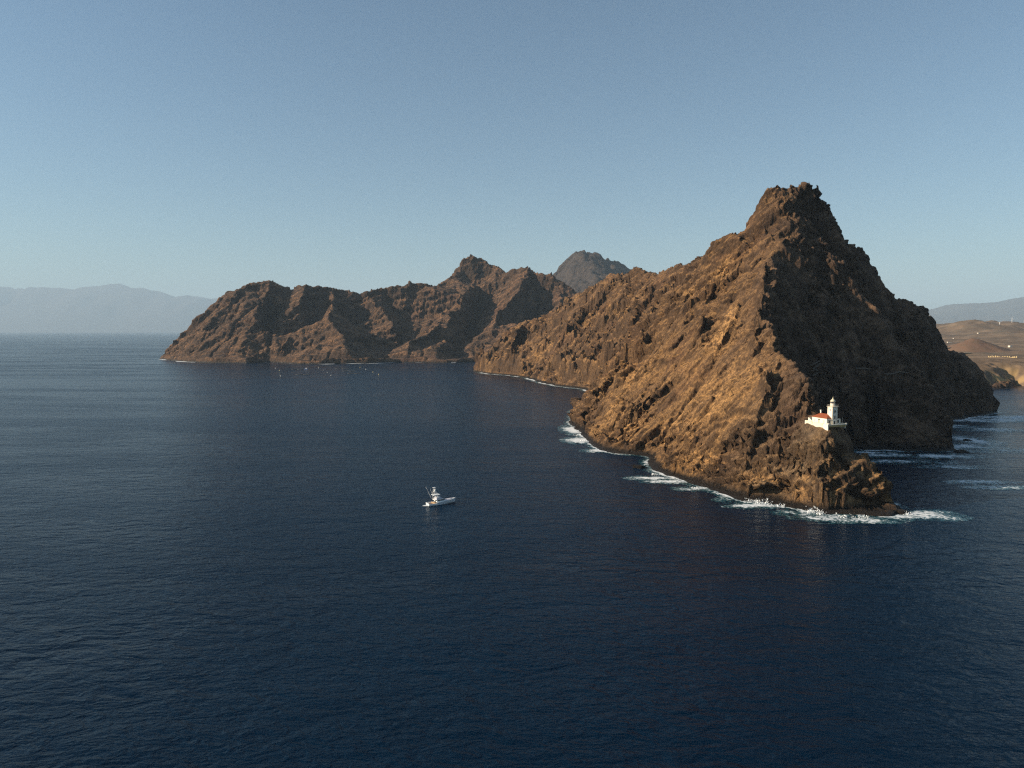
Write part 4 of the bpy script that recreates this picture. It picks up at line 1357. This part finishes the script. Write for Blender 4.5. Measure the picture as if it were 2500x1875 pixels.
p = P(2150, 712, 841)
rock('rock_pinnacle', (p[0], p[1], p[2] + .5), 1.9, 2.2, 4.6, 501, M['rock'], 'small dark rock pinnacle standing on the right skyline ridge', tall=True)
p = Wt(1561, 1142)
rock('sea_rock', p, 4.6, 3.2, 2.3, 511, M['rock'], 'low dark rock awash off the left foot of the point')
p = Wt(2190, 1256)
rock('sea_rock', (p[0], p[1] + 3, -.2), 6.2, 4.0, 2.5, 521, M['rock'], 'wet brown rock ledge at the tip of the lighthouse point')
p = Wt(2361, 1076)
rock('sea_rock', p, 3.6, 2.6, 1.6, 531, M['rock'], 'small dark rock awash right of the shaded cliff')
p = Wt(2347, 1104)
rock('sea_rock', p, 5.5, 3.5, 1.8, 541, M['rock'], 'flat black rock at the corner of the shaded cliff')

# ------------------------------------------------------------------ sport fishing boat
p = Wt(1043.6, 1234)
boat = tag(empty('fishing_boat', (p[0], p[1], 0), R(30)), 'white sport fishing boat with tall tower and outriggers on the open sea', 'boat')
stn = [(0, 2.45, 2.25, 1.25), (2.5, 2.6, 2.35, 1.2), (5.2, 2.7, 2.35, 1.22), (5.6, 2.7, 2.35, 1.55), (9, 2.6, 2.1, 1.7), (12, 2.25, 1.55, 1.95), (15, 1.6, .85, 2.25), (17.2, .8, .32, 2.5), (18.6, .06, .03, 2.68)]
pts, fcs = [], []
for (x, bd, bw, zs_) in stn:
    rake = .95 if x > 17 else (.5 if x > 14 else 0)
    for sg in (1, -1):
        pts += [(x, sg * bd, zs_), (x - rake * .3, sg * (bw + (bd - bw) * .35), .55), (x - rake, sg * bw, .02), (x - rake * 1.4, sg * bw * .45, -.6)]
n_ = len(stn)
for i in range(n_ - 1):
    a, b = i * 8, (i + 1) * 8
    for sg in (0, 4):
        for k_ in range(3): fcs.append((a + sg + k_, b + sg + k_, b + sg + k_ + 1, a + sg + k_ + 1))
    fcs.append((a + 3, b + 3, b + 7, a + 7))
fcs += [(0, 1, 5, 4), (1, 2, 6, 5), (2, 3, 7, 6)]
e = (n_ - 1) * 8
fcs += [(e, e + 1, e + 5, e + 4), (e + 1, e + 2, e + 6, e + 5), (e + 2, e + 3, e + 7, e + 6)]
hull = MB().poly(pts, fcs).build('hull', M['hull'], boat)
# bottom paint band, rub rail, bulwark
mb_ = MB()
for i in range(n_ - 1):
    for sg in (1, -1):
        a, b = stn[i], stn[i + 1]
        mb_.tube((a[0], sg * (a[1] + .02), a[3]), (b[0], sg * (b[1] + .02), b[3]), .075, n=6)
mb_.tube((0, 2.45, 1.25), (0, -2.45, 1.25), .09, n=6)
mb_.build('rub_rail', M['boat_white'], hull)
MB().box(.15, 5.3, -2.2, 2.2, .45, .5).build('cockpit_floor', M['teak'], boat)
for sg in (1, -1): MB().box(.1, 5.3, sg * 2.2 - .12, sg * 2.2 + .38 * sg, .5, 1.28).build('coaming', M['boat_white'], boat)
MB().box(.06, .4, -2.2, 2.2, .5, 1.3).build('transom', M['boat_white'], boat)
# foredeck
dk = [(5.5, 2.6, 1.62), (9, 2.5, 1.78), (12, 2.15, 2.03), (15, 1.5, 2.33), (17.2, .7, 2.58), (18.4, .05, 2.74)]
MB().poly([(x, y, z) for x, y, z in dk] + [(x, -y, z) for x, y, z in dk], [(i, i + 1, 7 + i, 6 + i) for i in range(5)]).build('foredeck', M['boat_white'], boat)
dt = [(11.2, 1.5, 2.12), (13, 1.25, 2.3), (15.2, .75, 2.55), (16.3, .25, 2.66)]
MB().poly([(x, y, z + .1) for x, y, z in dt] + [(x, -y, z + .1) for x, y, z in dt] + [(x - .1, y + .12, z - .25) for x, y, z in dt] + [(x - .1, -y - .12, z - .25) for x, y, z in dt],
          [(i, i + 1, 5 + i, 4 + i) for i in range(3)] + [(8 + i, 9 + i, 1 + i, i) for i in range(3)] + [(4 + i, 5 + i, 13 + i, 12 + i) for i in range(3)] + [(0, 4, 12, 8), (3, 11, 15, 7)]).build('trunk', M['canvas'], boat)
MB().box(11.4, 12.0, .5, 1.1, 2.2, 2.36).build('hatch', M['boat_window'], boat)
# cabin
def taper(x0, x1, w0, w1, z0, z1, xt0, xt1, wt0, wt1):
    return MB().poly([(x0, -w0, z0), (x1, -w1, z0), (x1, w1, z0), (x0, w0, z0), (xt0, -wt0, z1), (xt1, -wt1, z1), (xt1, wt1, z1), (xt0, wt0, z1)],
                     [(3, 2, 1, 0), (4, 5, 6, 7), (0, 1, 5, 4), (1, 2, 6, 5), (2, 3, 7, 6), (3, 0, 4, 7)])
cab = taper(5.4, 11.3, 2.15, 1.75, 1.6, 2.35, 5.4, 10.9, 2.1, 1.6).build('cabin', M['boat_white'], boat)
taper(5.9, 10.95, 2.12, 1.62, 2.35, 3.1, 5.9, 9.9, 2.02, 1.45).build('window_band', M['boat_window'], cab)
MB().box(5.35, 5.9, -2.1, 2.1, 2.35, 3.1).build('bulkhead', M['boat_white'], cab)
MB().box(5.3, 5.36, -.45, .45, .6, 2.6).build('door', M['boat_window'], cab)
fly = taper(4.3, 10.3, 2.2, 1.5, 3.1, 3.28, 4.3, 10.1, 2.2, 1.45).build('flybridge', M['boat_white'], boat)
taper(5.2, 10.1, 2.1, 1.4, 3.28, 4.15, 5.2, 8.6, 2.0, 1.35).build('console', M['canvas'], fly)
for sg in (.7, -.7):
    MB().box(5.6, 6.2, sg - .3, sg + .3, 4.15, 4.75).build('helm_chair', M['boat_white'], fly)
MB().box(6.2, 7.6, -1.3, 1.3, 4.15, 4.6).build('dash', M['boat_white'], fly)
tp = taper(3.3, 7.9, 1.95, 1.6, 5.9, 6.12, 3.3, 7.8, 1.95, 1.55).build('hardtop', M['boat_white'], boat)
tw = MB()
for sg in (1, -1):
    tw.tube((4.2, sg * 2.0, 3.2), (4.0, sg * 1.6, 5.9), .07, n=6).tube((5.6, sg * 2.0, 3.2), (4.9, sg * 1.6, 5.9), .07, n=6)
    tw.tube((7.6, sg * 1.5, 4.1), (6.9, sg * 1.5, 5.9), .05, n=6)
    tw.tube((4.0, sg * 1.6, 6.1), (4.1, sg * .8, 8.2), .065, n=6).tube((4.9, sg * 1.6, 6.1), (4.5, sg * .8, 8.2), .065, n=6)
    tw.tube((7.0, sg * 1.3, 6.1), (5.1, sg * .8, 8.2), .065, n=6)
    tw.tube((4.1, sg * .8, 8.2), (4.0, sg * .6, 10.4), .055, n=6).tube((5.2, sg * .75, 8.2), (4.9, sg * .6, 10.4), .055, n=6)
    tw.tube((4.05, sg * 1.2, 7.1), (6.1, sg * 1.05, 7.1), .045, n=6)
    tw.tube((4.05, sg * .7, 9.2), (5.05, sg * .68, 9.2), .05, n=6)
for z_, w_ in ((7.1, 1.2), (9.2, .7)): tw.tube((4.05, -w_, z_), (4.05, w_, z_), .05, n=6)
tower_ = tw.build('tuna_tower', M['boat_white'], boat)
MB().box(3.9, 5.5, -.85, .85, 8.15, 8.3).build('platform', M['boat_white'], tower_)
MB().box(4.5, 5.3, -.55, .55, 8.3, 9.3).build('helm_pod', M['boat_white'], tower_)
MB().box(3.7, 5.2, -.75, .75, 10.35, 10.5).build('buggy_top', M['boat_white'], tower_)
for sg in (1, -1):
    og = MB()
    a, b = Vector((3.6, sg * 2.2, 3.4)), Vector((.4, sg * 3.3, 10.9))
    og.tube(a, b, .07, .035, 6)
    ob = og.build('outrigger', M['boat_white'], boat)
    br = MB()
    for t in np.linspace(.12, .95, 9):
        q_ = a.lerp(b, float(t))
        br.tube(q_ - Vector((0, 0, .12)), q_ + Vector((0, 0, .14)), .13, .1, 6)
    br.build('spreader', M['boat_white'], ob)
fc = empty('fighting_chair', (2.4, 0, .5)); fc.parent = boat
MB().tube((0, 0, 0), (0, 0, .6), .12, n=8).build('pedestal', M['boat_white'], fc)
MB().box(-.35, .35, -.35, .35, .6, .75).build('seat', M['tan'], fc, bevel=.03)
MB().box(.25, .38, -.35, .35, .75, 1.5).build('backrest', M['tan'], fc, bevel=.03)
MB().box(3.9, 4.9, -1.7, 1.7, .5, 1.35).build('bench', M['tan'], boat, bevel=.05)
MB().box(4.0, 5.2, -2.0, 2.0, 2.9, 3.05).build('overhang', M['boat_white'], boat)
tag(MB().poly([(p[0] + a * math.cos(R(30)) - b * math.sin(R(30)), p[1] + a * math.sin(R(30)) + b * math.cos(R(30)), .06) for a, b in ((-.2, 1.6), (-.2, -1.6), (-2.6, -.8), (-3.4, .3), (-2.2, 1.2))], [(0, 1, 2, 3, 4)]).build('wake', M['surf']),
    'small patch of white wash behind the fishing boat', 'wake', kind='stuff')

# ------------------------------------------------------------------ buoys, cages and work boat in the bay
def make_buoy(loc, mat):
    b_ = empty('buoy', loc)
    MB().lathe([(.7, -.5), (1.15, -.1), (1.2, .5), (1.0, .8), (.4, .95)], n=14).build('float', mat, b_, smooth=True)
    MB().lathe([(.35, .9), (.16, 2.4), (.3, 2.45), (.3, 2.9), (.1, 3.1)], n=10).build('top_mark', mat, b_)
    return b_


bl = ['leftmost and uppermost buoy of the left column in the bay', 'pale buoy just below the uppermost one in the left column', 'dull buoy third down in the left column of the bay',
      'lowest buoy of the left column in the bay', 'buoy just right of the blue work boat', 'bright buoy left of and below the long fish cages', 'highest buoy right of the fish cages',
      'second buoy down in the slanting row right of the cages', 'third buoy down in the slanting row right of the cages', 'rightmost and lowest buoy of the slanting row', 'faint buoy between the work boat and the long cages',
      'faintest small buoy up and left of the bright one']
bp_ = [(672.6, 899.5), (682.5, 905), (681.7, 911), (685, 918.5), (777.8, 898.6), (808.3, 917), (879.3, 897.2), (893.5, 902.2), (911, 908.8), (924.3, 915), (799, 909.6), (790.5, 903.7)]
for i, ((u, v), lb) in enumerate(zip(bp_, bl)):
    b_ = make_buoy(Wt(u, v), M['buoy'] if i in (1, 2, 6, 8, 9) else M['buoy_white'])
    if i in (10, 11, 2): b_.scale = (.7, .7, .7)
    tag(b_, lb, 'buoy', 'mooring buoys in the bay')


def make_cage(loc):
    c_ = empty('fish_cage', loc)
    for r_, z_, w_, nm in ((8.0, .25, .32, 'collar'), (7.2, .25, .3, 'collar'), (7.6, 1.3, .16, 'handrail')):
        m_ = MB()
        for k_ in range(24):
            a, b = 2 * math.pi * k_ / 24, 2 * math.pi * (k_ + 1) / 24
            m_.tube((r_ * math.cos(a), r_ * math.sin(a), z_), (r_ * math.cos(b), r_ * math.sin(b), z_), w_, n=5, caps=False)
        m_.build(nm, M['float'], c_)
    m_ = MB()
    for k_ in range(12):
        a = 2 * math.pi * k_ / 12
        m_.tube((7.6 * math.cos(a), 7.6 * math.sin(a), .3), (7.6 * math.cos(a), 7.6 * math.sin(a), 1.4), .12, n=5)
    m_.build('stanchion', M['float'], c_)
    MB().lathe([(7.5, .9), (.6, .75)], n=20).build('net_cover', M['net'], c_)
    return c_


rows = [('upper right row', (819, 848, 899.8)), ('middle right row', (836, 866, 906)), ('lower right row', (849, 880, 911.8)), ('row beside the blue work boat', (712, 739, 901.6)), ('lower left row', (722, 756, 914.6))]
proto = None
for nm, (u0, u1, v) in rows:
    a, b = Vector(Wt(u0, v)), Vector(Wt(u1, v + .6))
    for k_, sd_ in ((.25, 'left'), (.78, 'right')):
        c_ = make_cage((0, 0, 0)) if proto is None else copy_tree(proto)
        proto = proto or c_
        c_.location = a.lerp(b, k_)
        tag(c_, f'round floating fish cage, {sd_} one of the {nm}', 'fish cage', 'floating fish cages in the bay')

p = Wt(747.5, 901.8)
wb = tag(empty('work_boat', (p[0], p[1], 0), R(170)), 'small blue and white work boat moored beside the fish cages', 'boat')
MB().poly([(-5, -1.6, 1.3), (3, -1.5, 1.5), (5.6, 0, 2.1), (3, 1.5, 1.5), (-5, 1.6, 1.3), (-5, -1.3, -.3), (3, -1.1, -.3), (4.9, 0, -.3), (3, 1.1, -.3), (-5, 1.3, -.3)],
          [(0, 1, 2, 3, 4), (9, 8, 7, 6, 5), (0, 5, 6, 1), (1, 6, 7, 2), (2, 7, 8, 3), (3, 8, 9, 4), (4, 9, 5, 0)]).build('hull', M['blue'], wb)
MB().box(-2, 1.4, -1.1, 1.1, 1.4, 3.4).build('cabin', M['boat_white'], wb, bevel=.08)
MB().box(1.35, 1.5, -.9, .9, 2.4, 3.1).build('windscreen', M['boat_window'], wb)
MB().tube((-.4, 0, 3.4), (-.6, 0, 6.6), .12, .08, 6).tube((-.5, -.9, 5.2), (-.5, .9, 5.2), .08, n=6).build('mast', M['boat_white'], wb)

# ------------------------------------------------------------------ things on the plain
def on_ground(x, y): return float(plain_h(np.array([x]), np.array([float(y)]))[0])


for i, (u, v, ht, lb) in enumerate(((2436, 801, 80, 'tallest of three white wind turbines on the far plain'), (2466, 801, 57, 'middle wind turbine of the three on the far plain'),
                                    (2496, 797, 55, 'rightmost wind turbine of the three, at the edge of the view'))):
    Yd = 4700 + 250 * i
    x = (u - CX) / FPX * Yd
    z = on_ground(x, Yd)
    sc = (Yd / FPX) * (15, 11.5, 11)[i] / 40.0
    t_ = tag(empty('wind_turbine', (x, Yd, z)), lb, 'wind turbine', 'wind turbines on the far plain')
    t_.scale = (sc, sc, sc)
    MB().tube((0, 0, -2), (0, 0, 40), 1.9, 1.2, 10).build('tower', M['turbine'], t_)
    MB().box(-1.2, 1.2, -2, 3.5, 39.4, 42).build('nacelle', M['turbine'], t_, bevel=.3)
    hub = MB().lathe([(1.1, -1), (1.2, 0), (.9, .8), (.3, 1.3)], n=10).build('rotor', M['turbine'], t_)
    hub.location = (0, -2.6, 40.7); hub.rotation_euler = (R(90), 0, R(0))
    for k_ in range(3):
        a = 2 * math.pi * k_ / 3 + (.4, 1.1, 1.9)[i]
        c_, s2_ = math.cos(a), math.sin(a)
        q = [(.55, 1.0), (-.55, 1.0), (-.9, 4.0), (-.15, 18), (.15, 18), (.6, 4.0)]
        m_ = MB().poly([(c_ * b - s2_ * w, s2_ * b + c_ * w, .25) for w, b in q] + [(c_ * b - s2_ * w, s2_ * b + c_ * w, -.15) for w, b in q],
                       [(0, 1, 2, 3, 4, 5), (11, 10, 9, 8, 7, 6)] + [(k2, 6 + k2, 6 + (k2 + 1) % 6, (k2 + 1) % 6) for k2 in range(6)])
        m_.build('blade', M['turbine'], hub)


def shed(u, v, Y0, L, Wd, Hh, lb, wall, rz=0.0, roof=None, openings=3, name='building', flat=True):
    q = on_plain(u, v, Y0)
    b_ = tag(empty(name, (q[0], q[1], q[2] - .3), rz), lb, 'building')
    MB().box(-L / 2, L / 2, -Wd / 2, Wd / 2, 0, Hh).build('wall', wall, b_)
    if flat: MB().box(-L / 2 - .3, L / 2 + .3, -Wd / 2 - .3, Wd / 2 + .3, Hh, Hh + .3).build('roof', roof or wall, b_)
    else: MB().poly([(-L / 2, -Wd / 2, Hh), (L / 2, -Wd / 2, Hh), (L / 2, Wd / 2, Hh), (-L / 2, Wd / 2, Hh), (-L / 2, 0, Hh + 1.6), (L / 2, 0, Hh + 1.6)],
                    [(3, 2, 1, 0), (0, 1, 5, 4), (2, 3, 4, 5), (0, 4, 3), (1, 2, 5)]).build('roof', roof or wall, b_)
    for k_ in range(openings):
        x = -L / 2 + L * (k_ + .5) / openings
        MB().box(x - .7, x + .7, -Wd / 2 - .06, -Wd / 2 + .1, .9, min(Hh - .4, 2.3)).build('window', M['dark'], b_)
    return b_


b_ = shed(2318, 837, 1700, 20, 7, 3.0, 'long low white shed with a tank at one end on the plain behind the cliff', M['house'])
m_ = MB().lathe([(1.6, 0), (1.6, 5.6), (1.2, 6.2)], (-9.5, 1, 0), 14).build('tank', M['house'], b_)
shed(2466, 848, 1700, 12, 9, 6.5, 'white block building right of the cone hill', M['house'], .3)
shed(2317, 851, 1150, 12, 7, 3.2, 'small dark hut right behind the cliff skyline', M['bush'], .2, M['concrete'], 2)
shed(2362, 864, 1250, 16, 7, 3.5, 'dark walled farm building on the near edge of the plain', M['bush'], -.15, M['house'], 3)
shed(2297, 828, 2000, 7, 5, 3, 'tiny white house left of the cone hill', M['house'], .1, None, 2)
shed(2328, 827, 2000, 6, 6, 3.2, 'tiny white cottage above the long shed', M['house'], .4, None, 2)
shed(2389, 815, 2600, 11, 9, 4, 'small pale house on the plain above the cone hill', M['house'], .2, None, 3)
# low dark yard wall and the pale ruin with its row of pillars
q = on_plain(2372, 869, 1250)
yard = tag(empty('yard_wall', (q[0], q[1], q[2] - .4), -.1), 'low dark broken wall in front of the farm building', 'wall')
for k_ in range(9): MB().box(-16 + k_ * 3.6, -13.2 + k_ * 3.6, -.3, .3, 0, 1.5 + .7 * rnd.random()).build('wall_section', M['bush'], yard)
q0, q1 = on_plain(2414, 873, 1300), on_plain(2482, 873.5, 1300)
dv = Vector(q1) - Vector(q0)
ruin = tag(empty('ruined_wall', (q0[0], q0[1], q0[2] - .4), math.atan2(dv.y, dv.x)), 'long pale ruined wall of ochre pillars along the cliff edge', 'ruin')
Lr = math.hypot(dv.x, dv.y)
n_ = 17
slope = dv.z / Lr
for k_ in range(n_):
    x = Lr * k_ / (n_ - 1)
    hh_ = 3.6 + 1.7 * rnd.random() if k_ not in (7, 13) else 2.0
    MB().box(x - .9, x + .9 + rnd.random() * .7, -.7, .7, x * slope - 1, x * slope + hh_).build('pillar', M['ruin'], ruin, bevel=.08)
for k_ in range(5):
    MB().box(Lr * k_ / 5 + .1, Lr * (k_ + 1) / 5 - .1, -.35, .35, Lr * k_ / 5 * slope - 1, Lr * k_ / 5 * slope + 1.4).build('wall_base', M['ruin'], ruin)

# fine pieces too small to pick apart in the picture
for ob in bpy.data.objects:
    if ob.parent and ob.name.split('.')[0] in ('glazing_bar', 'spreader', 'stanchion', 'rub_rail', 'tuna_tower', 'railing', 'finial', 'tank', 'mast', 'handrail', 'collar'):
        if ob.name.split('.')[0] not in ('collar', 'handrail', 'finial', 'tank'): ob['kind'] = 'stuff'
